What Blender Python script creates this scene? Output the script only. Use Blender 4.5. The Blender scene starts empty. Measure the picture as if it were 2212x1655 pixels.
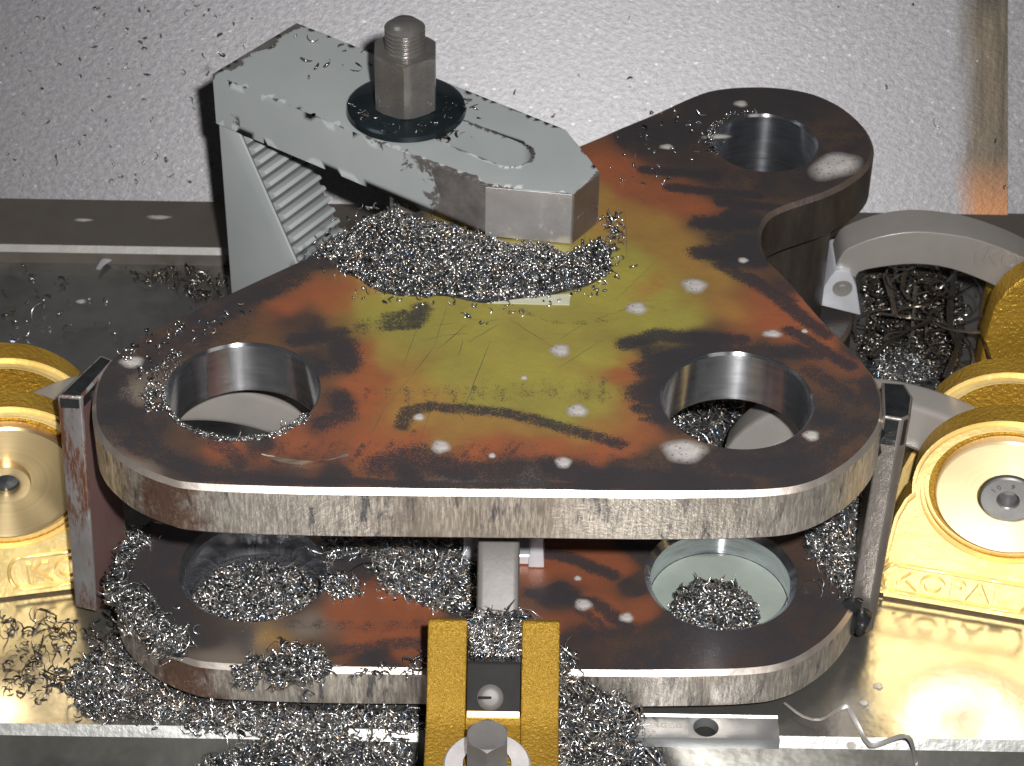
import bpy, bmesh, math, random, time
import numpy as np
from mathutils import Vector, Matrix, geometry
T0=time.time()
random.seed(7); rng=np.random.default_rng(7)
S=bpy.context.scene
COL=S.collection
# ------------------------------------------------------------------ camera (1 unit = 100 mm)
F=5200.; TH=math.radians(39.0); RO=math.radians(.95); DIST=10.4
r_=np.array([1,0,0.]); u_=np.array([0,math.sin(TH),math.cos(TH)]); d_=np.array([0,math.cos(TH),-math.sin(TH)])
CR=r_*math.cos(RO)+u_*math.sin(RO); CU=u_*math.cos(RO)-r_*math.sin(RO); CC=-d_*DIST
cd=bpy.data.cameras.new('camera'); cam=bpy.data.objects.new('camera',cd); COL.objects.link(cam); S.camera=cam
cam.matrix_world=Matrix(((CR[0],CU[0],-d_[0],CC[0]),(CR[1],CU[1],-d_[1],CC[1]),(CR[2],CU[2],-d_[2],CC[2]),(0,0,0,1)))
cd.sensor_width=36; cd.lens=F/2212*36; cd.clip_end=200; cd.clip_start=.1
cd.dof.use_dof=True; cd.dof.focus_distance=10.2; cd.dof.aperture_fstop=3.2
# ------------------------------------------------------------------ light: camera flash, two added fill lamps, dim ambient
W=bpy.data.worlds.new('World'); S.world=W; W.use_nodes=True
bg=W.node_tree.nodes['Background']; bg.inputs[0].default_value=(.92,.96,1,1); bg.inputs[1].default_value=.026
def area(name,loc,target,size,power,color=(1,1,1)):
    l=bpy.data.lights.new(name,'AREA'); l.shape='DISK'; l.size=size; l.energy=power; l.color=color
    o=bpy.data.objects.new(name,l); COL.objects.link(o); o.location=loc
    o.rotation_euler=(Vector(target)-Vector(loc)).to_track_quat('-Z','Y').to_euler(); return o
fl=CC+CR*.62+CU*.55+d_*.1
area('camera_flash',fl,(.35,.2,0),.30,1900,(1,.985,.96))
area('added_fill_rear',(-4.5,4.,9.5),(0,.5,-.5),2.6,34,(.86,.94,1))  # unseen lamp, added so the metals have something to reflect
area('added_fill_front',(6,-6,13),(0,0,0),5,45,(1,.95,.88))  # second unseen lamp, added to give chips and metal a soft grey
S.view_settings.view_transform='Standard'; S.view_settings.look='None'; S.view_settings.exposure=0; S.view_settings.gamma=1
S.render.engine='CYCLES'; S.cycles.max_bounces=6
# ------------------------------------------------------------------ measuring helpers: points of the photo on world planes
def ray(px,py): return d_+CR*(px-1106)/F-CU*(py-827.5)/F
def P(px,py,z=0.):
    v=ray(px,py); return CC+v*((z-CC[2])/v[2])
def V(px,py,Y):
    v=ray(px,py); return CC+v*((Y-CC[1])/v[1])
def onplane(px,py,p0,n):
    v=ray(px,py); n=np.array(n); return CC+v*(np.dot(np.array(p0)-CC,n)/np.dot(v,n))
# ------------------------------------------------------------------ materials
def mat(name):
    m=bpy.data.materials.new(name); m.use_nodes=True; nt=m.node_tree; return m,nt,nt.nodes['Principled BSDF']
class N:
    def __init__(s,nt): s.nt=nt
    def n(s,t,**k):
        o=s.nt.nodes.new(t)
        for a,b in k.items(): setattr(o,a,b)
        return o
    def l(s,a,b): s.nt.links.new(a,b)
    def co(s,scale=(1,1,1),kind='Object',rot=(0,0,0)):
        c=s.n('ShaderNodeTexCoord'); m=s.n('ShaderNodeMapping'); m.inputs['Scale'].default_value=scale; m.inputs['Rotation'].default_value=rot
        s.l(c.outputs[kind],m.inputs[0]); return m.outputs[0]
    def noise(s,scale,vec=None,detail=4,rough=.6,dist=0):
        o=s.n('ShaderNodeTexNoise'); o.inputs['Scale'].default_value=scale; o.inputs['Detail'].default_value=detail; o.inputs['Roughness'].default_value=rough; o.inputs['Distortion'].default_value=dist
        if vec is not None: s.l(vec,o.inputs['Vector'])
        return o.outputs['Fac']
    def ramp(s,fac,stops):
        o=s.n('ShaderNodeValToRGB'); e=o.color_ramp.elements
        while len(e)<len(stops): e.new(.5)
        for i,(p,c) in enumerate(stops):
            e[i].position=p; e[i].color=(c if len(c)==4 else (*c,1)) if hasattr(c,'__len__') else (c,c,c,1)
        s.l(fac,o.inputs[0]); return o.outputs[0]
    def mix(s,fac,a,b,mode='MIX'):
        o=s.n('ShaderNodeMix',data_type='RGBA',blend_type=mode)
        for i,v in ((0,fac),(6,a),(7,b)):
            if hasattr(v,'is_output'): s.l(v,o.inputs[i])
            elif i==0: o.inputs[0].default_value=v
            else: o.inputs[i].default_value=(*v,1)
        return o.outputs[2]
    def math(s,op,a,b=0.,clamp=False):
        o=s.n('ShaderNodeMath',operation=op,use_clamp=clamp)
        for i,v in ((0,a),(1,b)):
            if hasattr(v,'is_output'): s.l(v,o.inputs[i])
            else: o.inputs[i].default_value=v
        return o.outputs[0]
    def bump(s,h,strength,dist,bs,prev=None):
        o=s.n('ShaderNodeBump'); o.inputs['Strength'].default_value=strength; o.inputs['Distance'].default_value=dist
        s.l(h,o.inputs['Height'])
        if prev is not None: s.l(prev,o.inputs['Normal'])
        if bs is not None: s.l(o.outputs[0],bs.inputs['Normal'])
        return o.outputs[0]
def setp(bs,**k):
    for a,b in k.items():
        i=bs.inputs[a.replace('_',' ')]
        i.default_value=(*b,1) if hasattr(b,'__len__') and len(b)==3 else b
def metal(name,c1,c2,rough=.4,metallic=.7,scale=4,stretch=(1,1,1),bump=.15,bscale=40,bdist=.004,rvar=.15,extra=None):
    m,nt,bs=mat(name); g=N(nt)
    v=g.co(stretch)
    f=g.noise(scale,v,6,.65)
    col=g.mix(g.ramp(f,[(.3,0),(.7,1)]),c1,c2)
    if extra: col=extra(g,v,col)
    g.l(col,bs.inputs['Base Color']); setp(bs,Metallic=metallic)
    rr=g.math('ADD',rough-rvar/2,g.math('MULTIPLY',g.noise(scale*3,v,3),rvar)); g.l(rr,bs.inputs['Roughness'])
    if bump: g.bump(g.noise(bscale,v,3),bump,bdist,bs)
    return m
def stains(g,v,col,scale,lo,hi,c,detail=5):
    return g.mix(g.ramp(g.noise(scale,v,detail,.7),[(lo,0),(hi,1)]),col,c)
# plate face: painted field from vertex attributes, broken up by fine scale speckle
def plate_face_mat(name,coat=.18):
    m,nt,bs=mat(name); g=N(nt)
    a=g.n('ShaderNodeAttribute',attribute_name='tint'); k=g.n('ShaderNodeAttribute',attribute_name='mark')
    v=g.co()
    fine=g.noise(135,v,2,.75); fine2=g.noise(30,v,4,.75); soft=g.noise(2.2,v,5,.6)
    col=g.mix(g.ramp(soft,[(.35,0),(.7,.35)]),a.outputs['Color'],(.07,.05,.035))
    # dark mill scale specks, where the mark attribute is high
    th=g.math('ADD',g.math('MULTIPLY',fine,.62),g.math('MULTIPLY',fine2,.38))
    lv=g.math('SUBTRACT',.72,g.math('MULTIPLY',k.outputs['Fac'],.40))
    msk=g.math('MULTIPLY',g.math('SUBTRACT',th,lv),9,clamp=True)
    msk=g.math('MULTIPLY',msk,.93,clamp=True)
    col=g.mix(msk,col,(.034,.031,.035))
    # grey grinding swirls and hair scratches
    sv=g.co((2,60,1),rot=(0,0,.5)); sc=g.ramp(g.noise(3.2,sv,2,.5),[(.69,0),(.76,1)])
    sv2=g.co((1.4,75,1),rot=(0,0,-1.05)); sc2=g.ramp(g.noise(2.3,sv2,2,.5),[(.71,0),(.77,1)])
    col=g.mix(g.math('MULTIPLY',sc,.35),col,(.1,.095,.09)); col=g.mix(g.math('MULTIPLY',sc2,.8),col,(.05,.045,.04))
    g.l(col,bs.inputs['Base Color']); setp(bs,Metallic=.12,Coat_Weight=coat,Coat_Roughness=.22)
    g.l(g.math('ADD',.3,g.math('MULTIPLY',fine2,.35)),bs.inputs['Roughness'])
    b1=g.bump(fine,.22,.006,None); g.bump(g.noise(7,v,3),.25,.02,bs,b1)
    return m
M={}
M['face']=plate_face_mat('oxidised_plate_face')
def edge_extra(g,v,col):
    tilt=g.co((1,1,.12),rot=(0,.28,0)); grind=g.noise(80,tilt,3,.75)
    col=g.mix(g.ramp(grind,[(.44,0),(.62,1)]),col,(.66,.60,.53))
    big=g.noise(1.5,g.co((1,1,.6)),4); col=g.mix(g.ramp(big,[(.5,0),(.68,.75)]),col,(.13,.09,.065))
    st=g.noise(9,g.co((1,1,.25)),4,.8); col=g.mix(g.ramp(st,[(.56,0),(.66,.85)]),col,(.07,.07,.085))
    at=g.n('ShaderNodeAttribute',attribute_name='rust'); rn=g.noise(14,v,5,.8)
    rm=g.math('MULTIPLY',g.math('SUBTRACT',g.math('ADD',at.outputs['Fac'],g.math('MULTIPLY',rn,.6)),.82),6,clamp=True)
    col=g.mix(g.math('MULTIPLY',rm,.85),col,(.16,.065,.035))
    return col
M['edge']=metal('ground_steel_edge',(.31,.275,.24),(.44,.40,.36),.42,.72,3,(1,1,1),.4,55,.006,.2,edge_extra)
M['darkedge']=metal('dark_flame_cut_edge',(.030,.026,.023),(.085,.068,.056),.4,.45,6,(1,1,.3),.4,40,.008,.2)
M['chamfer']=metal('bright_ground_chamfer',(.75,.68,.62),(.55,.46,.4),.36,.85,5,(1,1,1),.25,30,.004,.25)
M['darkchamfer']=metal('dull_chamfer',(.2,.15,.12),(.12,.1,.09),.4,.6,8,(1,1,1),.5,60,.006,.2)
def aniso(name,c,rough,an,axis='Z',rot=.0,var=.25,bands=30,metallic=1.):
    m,nt,bs=mat(name); g=N(nt)
    st={'Z':(.15,.15,1)}[axis] if axis=='Z' else (1,1,1)
    f=g.noise(bands,g.co(st),3,.7)
    if axis=='R':
        sp=g.n('ShaderNodeVectorMath',operation='LENGTH'); tc=g.n('ShaderNodeTexCoord'); mp=g.n('ShaderNodeMapping'); mp.inputs['Scale'].default_value=(1,0,1); g.l(tc.outputs['Object'],mp.inputs[0]); g.l(mp.outputs[0],sp.inputs[0])
        cb=g.n('ShaderNodeCombineXYZ'); g.l(sp.outputs['Value'],cb.inputs[0]); f=g.noise(bands*3,cb.outputs[0],2,.6)
    col=g.mix(g.ramp(f,[(.3,0),(.7,1)]),tuple(x*(1-var) for x in c),c); g.l(col,bs.inputs['Base Color'])
    setp(bs,Metallic=metallic,Roughness=rough,Anisotropic=an,Anisotropic_Rotation=rot)
    t=g.n('ShaderNodeTangent',direction_type='RADIAL',axis='Z' if axis=='Z' else 'Y'); g.l(t.outputs[0],bs.inputs['Tangent'])
    g.bump(f,.12,.004,bs)
    return m
M['bore']=aniso('bored_steel',(.84,.86,.92),.2,.93,rot=.25,metallic=.975,var=.4,bands=45)
M['disc_brown']=aniso('turned_bronze_face',(.86,.66,.36),.36,.8,'R',rot=.25,bands=20,var=.15,metallic=.9)
M['disc']=aniso('turned_gold_face',(1.,.80,.47),.34,.8,'R',rot=.25,bands=20,var=.12,metallic=.55)
def sparkle_gold(name,base,dark,metallic=.75,rough=.34,b=.9,bs_=34):
    m,nt,bs=mat(name); g=N(nt); v=g.co()
    f=g.noise(3,v,4); col=g.mix(g.ramp(f,[(.3,0),(.75,1)]),base,dark)
    fl=g.noise(bs_*2,v,2,.5); col=g.mix(g.ramp(fl,[(.6,0),(.75,.55)]),col,tuple(min(1,x*1.6+.05) for x in base))
    g.l(col,bs.inputs['Base Color']); setp(bs,Metallic=metallic,Roughness=rough)
    g.bump(g.noise(bs_,v,3,.65),b,.012,bs); return m
M['gold']=sparkle_gold('gold_cast_coat',(.62,.37,.05),(.40,.22,.025),.6,.38,1.,46)
M['goldfront']=sparkle_gold('gold_hammered_coat',(.40,.235,.022),(.27,.15,.014),.45,.42,1.,75)
M['goldlight']=sparkle_gold('pale_gold_machined',(.95,.72,.32),(.78,.55,.18),.4,.4,.35,12)
M['goldedge']=metal('bright_gold_edge',(.8,.55,.2),(.7,.45,.15),.4,.5,8,(1,1,1),.3,40,.003)
def flat_extra(g,v,col): return stains(g,v,col,1.6,.5,.75,(.10,.085,.07))
M['steel']=metal('grey_steel',(.33,.31,.30),(.42,.40,.38),.42,.6,5,(1,1,1),.2,70,.003,.2)
M['blackplate']=metal('black_oxide_plate',(.006,.0055,.005),(.010,.0095,.009),.8,.0,6,(1,1,1),.2,30,.003,.12)
M['boltdark']=metal('dark_bolt_steel',(.13,.13,.135),(.20,.195,.19),.42,.5,6,(1,1,1),.2,30,.003,.12)
M['armsteel']=metal('brown_grey_arm',(.115,.107,.10),(.15,.14,.135),.5,.2,5,(1,1,1),.2,50,.003,.1)
M['darksteel']=metal('dark_blued_steel',(.022,.026,.03),(.05,.055,.06),.22,.4,6,(1,1,1),.2,30,.003,.12)
M['nut']=metal('oiled_brown_steel',(.24,.225,.215),(.36,.34,.325),.27,.75,6,(1,1,1),.25,50,.003,.15)
M['washer']=metal('black_oiled_washer',(.012,.018,.022),(.03,.04,.045),.13,.5,5,(1,1,1),.15,14,.003,.1)
M['alu']=metal('silver_shoe',(.75,.77,.82),(.62,.64,.69),.42,.5,5,(1,1,1),.25,50,.003)
M['armgrey']=metal('warm_grey_painted_arm',(.27,.25,.235),(.235,.22,.205),.3,.12,4,(1,1,1),.15,60,.002,.1)
M['white']=metal('pale_grey_washer',(.42,.41,.43),(.33,.32,.34),.25,.2,8,(1,1,1),.2,30,.002)
def rusty(g,v,col):
    sv=g.co((1,1,.16)); col=g.mix(g.ramp(g.noise(11,sv,6,.8),[(.5,0),(.58,1)]),col,(.17,.075,.045))
    return g.mix(g.ramp(g.noise(23,sv,4,.8),[(.64,0),(.72,.8)]),col,(.03,.03,.035))
M['barfront']=metal('scratched_bar_edge',(.33,.32,.32),(.22,.2,.2),.4,.5,9,(1,1,.4),.5,40,.006,.2,rusty)
M['barside']=metal('brown_primer_face',(.15,.085,.078),(.12,.07,.065),.45,.1,7,(1,1,.5),.2,60,.003,.1)
M['barburnt']=metal('burnt_black_end',(.008,.009,.010),(.022,.023,.024),.3,.0,9,(1,1,1),.5,20,.01,.2)
def oily(g,v,col):
    col=g.mix(g.ramp(g.noise(7,g.co((1,1,.3)),5,.8),[(.55,0),(.72,.8)]),col,(.10,.075,.06)); return col
M['barright']=metal('bare_bar_steel',(.18,.16,.145),(.28,.25,.23),.4,.6,6,(1,1,.5),.4,40,.006,.2,oily)
def tab(g,v,col):
    col=stains(g,v,col,1.3,.52,.75,(.13,.125,.11)); l=g.ramp(g.noise(3,g.co((1.2,60,1)),2),[(.66,0),(.75,.5)]); return g.mix(l,col,(.24,.24,.24))
M['table']=metal('ground_machine_table',(.27,.265,.25),(.33,.325,.31),.23,.85,2.5,(1,1,1),.25,5,.012,.1,tab)
M['tablechamfer']=metal('table_chamfer',(.55,.55,.53),(.34,.34,.33),.35,.8,8,(1,1,1),.4,30,.004)
M['ledgechamfer']=metal('dull_ledge_chamfer',(.32,.31,.29),(.26,.25,.24),.5,.4,8,(1,1,1),.3,30,.004)
M['ledge']=metal('dark_ledge',(.115,.10,.085),(.135,.12,.105),.5,.4,4,(1,1,1),.2,50,.003)
M['tape']=metal('masking_tape',(.50,.49,.36),(.42,.42,.32),.45,0,20,(1,1,1),.2,50,.002)
M['coolant']=metal('milky_coolant',(.31,.345,.31),(.24,.28,.25),.12,0,4,(1,1,1),.12,8,.006,.08)
def foam_mat():
    m,nt,bs=mat('coolant_foam'); g=N(nt); v=g.co()
    vo=g.n('ShaderNodeTexVoronoi'); vo.inputs['Scale'].default_value=42; g.l(v,vo.inputs['Vector'])
    h=g.ramp(vo.outputs['Distance'],[(.08,0),(.3,1)])
    col=g.mix(h,(.2,.18,.17),(.47,.44,.42)); g.l(col,bs.inputs['Base Color']); setp(bs,Roughness=.2,Coat_Weight=.5)
    g.bump(h,.3,.004,bs)
    e=g.n('ShaderNodeAttribute',attribute_name='rim'); al=g.math('MULTIPLY',e.outputs['Fac'],g.math('ADD',.5,g.math('MULTIPLY',g.noise(30,v),.8)),clamp=True)
    g.l(al,bs.inputs['Alpha']); return m
M['foam']=foam_mat()
def chip_mat(name,warm=.0,dark=1.):
    m,nt,bs=mat(name); g=N(nt); ge=g.n('ShaderNodeNewGeometry')
    K_=lambda *q: tuple(x*dark for x in q)
    c=g.ramp(ge.outputs['Random Per Island'],[(0,K_(.09,.09,.095)),(.25,K_(.27,.265,.26)),(.55,K_(.58,.575,.57)),(.74,K_(.30,.31,.33)),(.80,K_(.16,.24,.34)),(.86,K_(.5,.38,.26)),(1,K_(.98,.96,.93))])
    if warm: c=g.mix(warm,c,(.2,.12,.05))
    g.l(c,bs.inputs['Base Color']); setp(bs,Metallic=.88,Roughness=.22); return m
M['chip']=chip_mat('steel_swarf'); M['chipdark']=chip_mat('blue_black_swarf',.25,.55); M['chipbase']=metal('shaded_swarf_base',(.012,.012,.014),(.06,.06,.065),.5,.3,30,(1,1,1),1,40,.03)  # mound under the chips is near black: shade in the gaps put into colour
def wall_mat():
    m,nt,bs=mat('galvanised_wall'); g=N(nt)
    v=g.co((1,1,1)); v2=g.co((1,1,1.5),rot=(0,-.6,0))
    f=g.noise(27,v2,4,.7); big=g.noise(1.2,v,3)
    col=g.mix(g.ramp(f,[(.26,0),(.80,1)]),(.125,.122,.132),(.245,.241,.25))
    col=g.mix(g.ramp(big,[(.3,0),(.75,.3)]),col,(.15,.147,.155))
    vo=g.n('ShaderNodeTexVoronoi'); vo.inputs['Scale'].default_value=22; g.l(v2,vo.inputs['Vector'])
    fl=g.math('MULTIPLY',g.ramp(vo.outputs['Distance'],[(.06,1),(.3,0)]),g.ramp(g.noise(26,v,1),[(.5,0),(.66,1)]))
    col=g.mix(g.math('MULTIPLY',fl,.22),col,(.9,.88,.9))
    # brown band near the panel seam
    tc=g.n('ShaderNodeTexCoord'); sx=g.n('ShaderNodeSeparateXYZ'); g.l(tc.outputs['Object'],sx.inputs[0])
    xs0=g.math('SUBTRACT',sx.outputs[0],g.math('MULTIPLY',sx.outputs[2],BSH)); xw=g.math('ADD',xs0,g.math('MULTIPLY',g.math('SUBTRACT',g.noise(5,g.co((1,1,.4)),3),.5),.16))
    band=g.math('MULTIPLY',g.math('SUBTRACT',xw,BAND0),7.5,clamp=True); bandr=g.math('LESS_THAN',xs0,BAND1)
    band=g.math('MULTIPLY',band,bandr)
    vs=g.co((5,1,.35)); bc=g.mix(g.ramp(g.noise(5,vs,5,.7),[(.35,0),(.7,1)]),(.035,.027,.016),(.13,.10,.065))
    lowz=g.math('MULTIPLY',g.math('SUBTRACT',.34,sx.outputs[2]),3.2,clamp=True)
    bc=g.mix(lowz,bc,(.28,.12,.045)); topz=g.math('MULTIPLY',g.math('SUBTRACT',sx.outputs[2],BANDT-.12),8.,clamp=True); 
    bc=g.mix(g.math('MULTIPLY',topz,.5),bc,(.02,.017,.015))
    col=g.mix(g.math('MULTIPLY',band,.93),col,bc)
    g.l(col,bs.inputs['Base Color']); setp(bs,Metallic=.6,Roughness=.46); g.bump(f,.22,.01,bs); return m
ZT=-1.35; ZL=-1.25
YW=float(P(100,430,ZL)[1]); 
LEAN=math.radians(37); WN=(0,-math.cos(LEAN),math.sin(LEAN)); WU=np.array([0,math.sin(LEAN),math.cos(LEAN)]); WO=np.array([0,YW,ZL])
def WP(px,py,off=0.): return onplane(px,py,WO+np.array(WN)*off,WN)
def wloc(p): return float(p[0]),float((p-WO)@WU)
_a=wloc(WP(2178,0)); _b=wloc(WP(2178,455)); _c=wloc(WP(2062,200)); BSH=(_a[0]-_b[0])/(_a[1]-_b[1]); BAND1=_a[0]-BSH*_a[1]; BAND0=_c[0]-BSH*_c[1]; BANDT=_a[1]
M['wall']=wall_mat()
def paint_mat():
    m,nt,bs=mat('chipped_grey_paint'); g=N(nt); v=g.co()
    a=g.n('ShaderNodeAttribute',attribute_name='wear')
    n1=g.noise(7,v,7,.72,.4); n0=g.noise(1.6,v,3)
    paint=g.mix(g.ramp(n0,[(.35,0),(.7,1)]),(.31,.335,.34),(.36,.38,.38))
    paint=g.mix(g.ramp(g.noise(28,v,4,.8),[(.68,0),(.76,.5)]),paint,(.16,.16,.15))
    bare=g.mix(g.ramp(g.noise(12,v,5,.7),[(.35,0),(.7,1)]),(.17,.155,.15),(.30,.28,.27))
    msk=g.math('MULTIPLY',g.math('SUBTRACT',g.math('ADD',a.outputs['Fac'],n1),1.02),40,clamp=True)
    g.l(g.mix(msk,paint,bare),bs.inputs['Base Color'])
    g.l(g.math('MULTIPLY',msk,.6),bs.inputs['Metallic']); g.l(g.math('ADD',.36,g.math('MULTIPLY',n1,.12)),bs.inputs['Roughness'])
    h=g.math('SUBTRACT',1,msk); g.bump(h,.15,.004,bs); return m
M['paint']=paint_mat()
# ------------------------------------------------------------------ object helpers
def link(o,parent=None,**pr):
    COL.objects.link(o)
    if parent: o.parent=parent
    for k,v in pr.items(): o[k]=v
    return o
def empty(name,loc,label=None,category=None,group=None):
    o=bpy.data.objects.new(name,None); o.location=loc; o.empty_display_size=.1
    COL.objects.link(o); tag(o,label,category,group); return o
def tag(o,label=None,category=None,group=None,kind=None):
    for k,v in (('label',label),('category',category),('group',group),('kind',kind)):
        if v: o[k]=v
    return o
def meshobj(name,verts,faces,m,parent=None,smooth=None,mats=None,fm=None,local=None):
    """verts in world space; with a parent they are re-expressed relative to it"""
    me=bpy.data.meshes.new(name); vs=np.array(verts,dtype=float)
    org=np.zeros(3)
    if local is not None: org=np.array(local,dtype=float)
    me.from_pydata([tuple(v-org) for v in vs],[],[tuple(int(i) for i in f) for f in faces])
    for mm in (mats or [m]): me.materials.append(mm)
    if fm is not None: me.polygons.foreach_set('material_index',np.array(fm,dtype=np.int32))
    me.validate(); me.update()
    o=bpy.data.objects.new(name,me); COL.objects.link(o); o.location=tuple(org)
    if parent is not None:
        o.parent=parent; o.location=tuple(org-np.array(parent_world(parent)))
    if smooth: smooth_by_angle(me,smooth)
    return o
def parent_world(p):
    w=np.array(p.location)
    while p.parent: p=p.parent; w=w+np.array(p.location)
    return w
def smooth_by_angle(me,ang):
    bm=bmesh.new(); bm.from_mesh(me)
    for f in bm.faces: f.smooth=True
    for e in bm.edges:
        if len(e.link_faces)==2:
            if e.calc_face_angle(0)>math.radians(ang): e.smooth=False
    bm.to_mesh(me); bm.free()
def bevelobj(o,w,seg=2,ang=30):
    bm=bmesh.new(); bm.from_mesh(o.data); bmesh.ops.remove_doubles(bm,verts=bm.verts,dist=1e-5)
    bmesh.ops.recalc_face_normals(bm,faces=bm.faces)
    es=[e for e in bm.edges if len(e.link_faces)==2 and e.calc_face_angle(0)>math.radians(ang)]
    bmesh.ops.bevel(bm,geom=es,offset=w,segments=seg,affect='EDGES',clamp_overlap=True,profile=.6)
    bm.to_mesh(o.data); bm.free(); smooth_by_angle(o.data,32); return o
def extrude_poly(poly,vec):
    """poly: list of 3d points; prism along vec"""
    poly=[np.array(p) for p in poly]; n=len(poly); vec=np.array(vec)
    vs=poly+[p+vec for p in poly]
    fs=[list(range(n)),list(range(2*n-1,n-1,-1))]+[[i,i+n,(i+1)%n+n,(i+1)%n] for i in range(n)]
    return vs,fs
def prism(name,poly,vec,m,parent=None,bev=.008,seg=2,local=None,ang=30):
    vs,fs=extrude_poly(poly,vec); c=local if local is not None else np.mean(vs,axis=0)
    o=meshobj(name,vs,fs,m,parent,local=c); bevelobj(o,bev,seg,ang) if bev else fixn(o); return o
def fixn(o):
    bm=bmesh.new(); bm.from_mesh(o.data); bmesh.ops.recalc_face_normals(bm,faces=bm.faces); bm.to_mesh(o.data); bm.free()
def lathe(name,prof,c,axis,m,parent=None,seg=64,smooth=35,hexa=None):
    """prof: (radius, along-axis) pairs; object's local Z (or Y) stays world aligned, axis given as vector"""
    ax=np.array(axis,dtype=float); ax/=np.linalg.norm(ax)
    a=np.cross(ax,[0,0,1.] if abs(ax[2])<.9 else [1.,0,0]); a/=np.linalg.norm(a); b=np.cross(ax,a)
    vs=[];fs=[];c=np.array(c)
    for (rr,h) in prof:
        for i in range(seg):
            t=2*math.pi*i/seg; vs.append(c+ax*h+(a*math.cos(t)+b*math.sin(t))*max(rr,1e-4))
    for j in range(len(prof)-1):
        for i in range(seg):
            k=(i+1)%seg; fs.append([j*seg+i,j*seg+k,(j+1)*seg+k,(j+1)*seg+i])
    o=meshobj(name,vs,fs,m,parent,local=c); fixn(o); smooth_by_angle(o.data,smooth); return o
def lathe_y(name,prof,c,yaw,m,parent=None,seg=72):
    """turned part whose axis is the object's own Y (for radial anisotropy); prof (radius, y)"""
    vs=[];fs=[]
    for (rr,h) in prof:
        for i in range(seg):
            t=2*math.pi*i/seg; vs.append((max(rr,1e-4)*math.cos(t),h,max(rr,1e-4)*math.sin(t)))
    for j in range(len(prof)-1):
        for i in range(seg):
            k=(i+1)%seg; fs.append([j*seg+i,j*seg+k,(j+1)*seg+k,(j+1)*seg+i])
    o=meshobj(name,vs,fs,m); fixn(o); smooth_by_angle(o.data,35)
    o.location=tuple(np.array(c)-(parent_world(parent) if parent else 0)); o.rotation_euler=(0,0,yaw)
    if parent: o.parent=parent
    return o
def catmull(pts,step=.02,closed=True):
    p=np.array(pts,dtype=float); n=len(p); out=[]
    rng_=range(n) if closed else range(n-1)
    for i in rng_:
        a,b,c,d=(p[(i-1)%n],p[i],p[(i+1)%n],p[(i+2)%n]) if closed else (p[max(i-1,0)],p[i],p[i+1],p[min(i+2,n-1)])
        k=max(2,int(np.linalg.norm(c-b)/step))
        for j in range(k):
            t=j/k; out.append(.5*((2*b)+(-a+c)*t+(2*a-5*b+4*c-d)*t*t+(-a+3*b-3*c+d)*t**3))
    if not closed: out.append(p[-1])
    return np.array(out)
def offset2(poly,d):
    """offset closed 2d polygon outward by d (ccw)"""
    p=np.array(poly); t=np.roll(p,-1,0)-np.roll(p,1,0); t/=np.linalg.norm(t,axis=1)[:,None]
    return p+np.c_[t[:,1],-t[:,0]]*d
def inpoly(pts,poly):
    x,y=pts[:,0],pts[:,1]; ins=np.zeros(len(pts),bool); n=len(poly); j=n-1
    for i in range(n):
        xi,yi=poly[i]; xj,yj=poly[j]
        c=((yi>y)!=(yj>y))&(x<(xj-xi)*(y-yi)/(yj-yi+1e-12)+xi); ins^=c; j=i
    return ins
def dist_poly(pts,line,closed=False):
    L=np.array(line,float); 
    if closed: L=np.vstack([L,L[:1]])
    best=np.full(len(pts),1e9)
    for a,b in zip(L[:-1],L[1:]):
        ab=b-a; t=np.clip(((pts-a)@ab)/max(ab@ab,1e-12),0,1); q=a+t[:,None]*ab
        best=np.minimum(best,np.linalg.norm(pts-q,axis=1))
    return best
def flat_mesh(outline,holes,spacing,levels):
    """triangulated flat region (2d) with holes, then subdivided"""
    vs=[Vector(p) for p in outline]; es=[]; n=len(outline); es+=[(i,(i+1)%n) for i in range(n)]
    for h in holes:
        b=len(vs); vs+=[Vector(p) for p in h]; m=len(h); es+=[(b+i,b+(i+1)%m) for i in range(m)]
    nb=len(vs)
    lo=np.min(outline,0); hi=np.max(outline,0); gx=np.arange(lo[0],hi[0],spacing); gy=np.arange(lo[1],hi[1],spacing*.87)
    g=np.array([(x+(spacing/2 if j%2 else 0),y) for j,y in enumerate(gy) for x in gx])
    k=inpoly(g,outline); g=g[k]; g=g[dist_poly(g,outline,True)>spacing*.5]
    for h in holes: g=g[~inpoly(g,h)]; g=g[dist_poly(g,h,True)>spacing*.5]
    vs+=[Vector(p) for p in g]
    ov,oe,of,_,_,_=geometry.delaunay_2d_cdt(vs,es,[],0,1e-6)
    v=np.array([tuple(p) for p in ov]); f=np.array([t for t in of if len(t)==3])
    c=v[f].mean(1); k=inpoly(c,outline)
    for h in holes: k&=~inpoly(c,h)
    f=f[k]
    for _ in range(levels):
        e=np.vstack([f[:,[0,1]],f[:,[1,2]],f[:,[2,0]]]); es_=np.sort(e,1); uq,inv=np.unique(es_,axis=0,return_inverse=True); inv=inv.reshape(-1)
        mid=(v[uq[:,0]]+v[uq[:,1]])/2; b=len(v); v=np.vstack([v,mid]); m=len(f)
        a,bb,cc=inv[:m]+b,inv[m:2*m]+b,inv[2*m:]+b
        f=np.vstack([np.c_[f[:,0],a,cc],np.c_[a,f[:,1],bb],np.c_[cc,bb,f[:,2]],np.c_[a,bb,cc]])
    a=v[f[:,1]]-v[f[:,0]]; b=v[f[:,2]]-v[f[:,0]]; neg=(a[:,0]*b[:,1]-a[:,1]*b[:,0])<0; f[neg]=f[neg][:,[0,2,1]]
    return v,f
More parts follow.
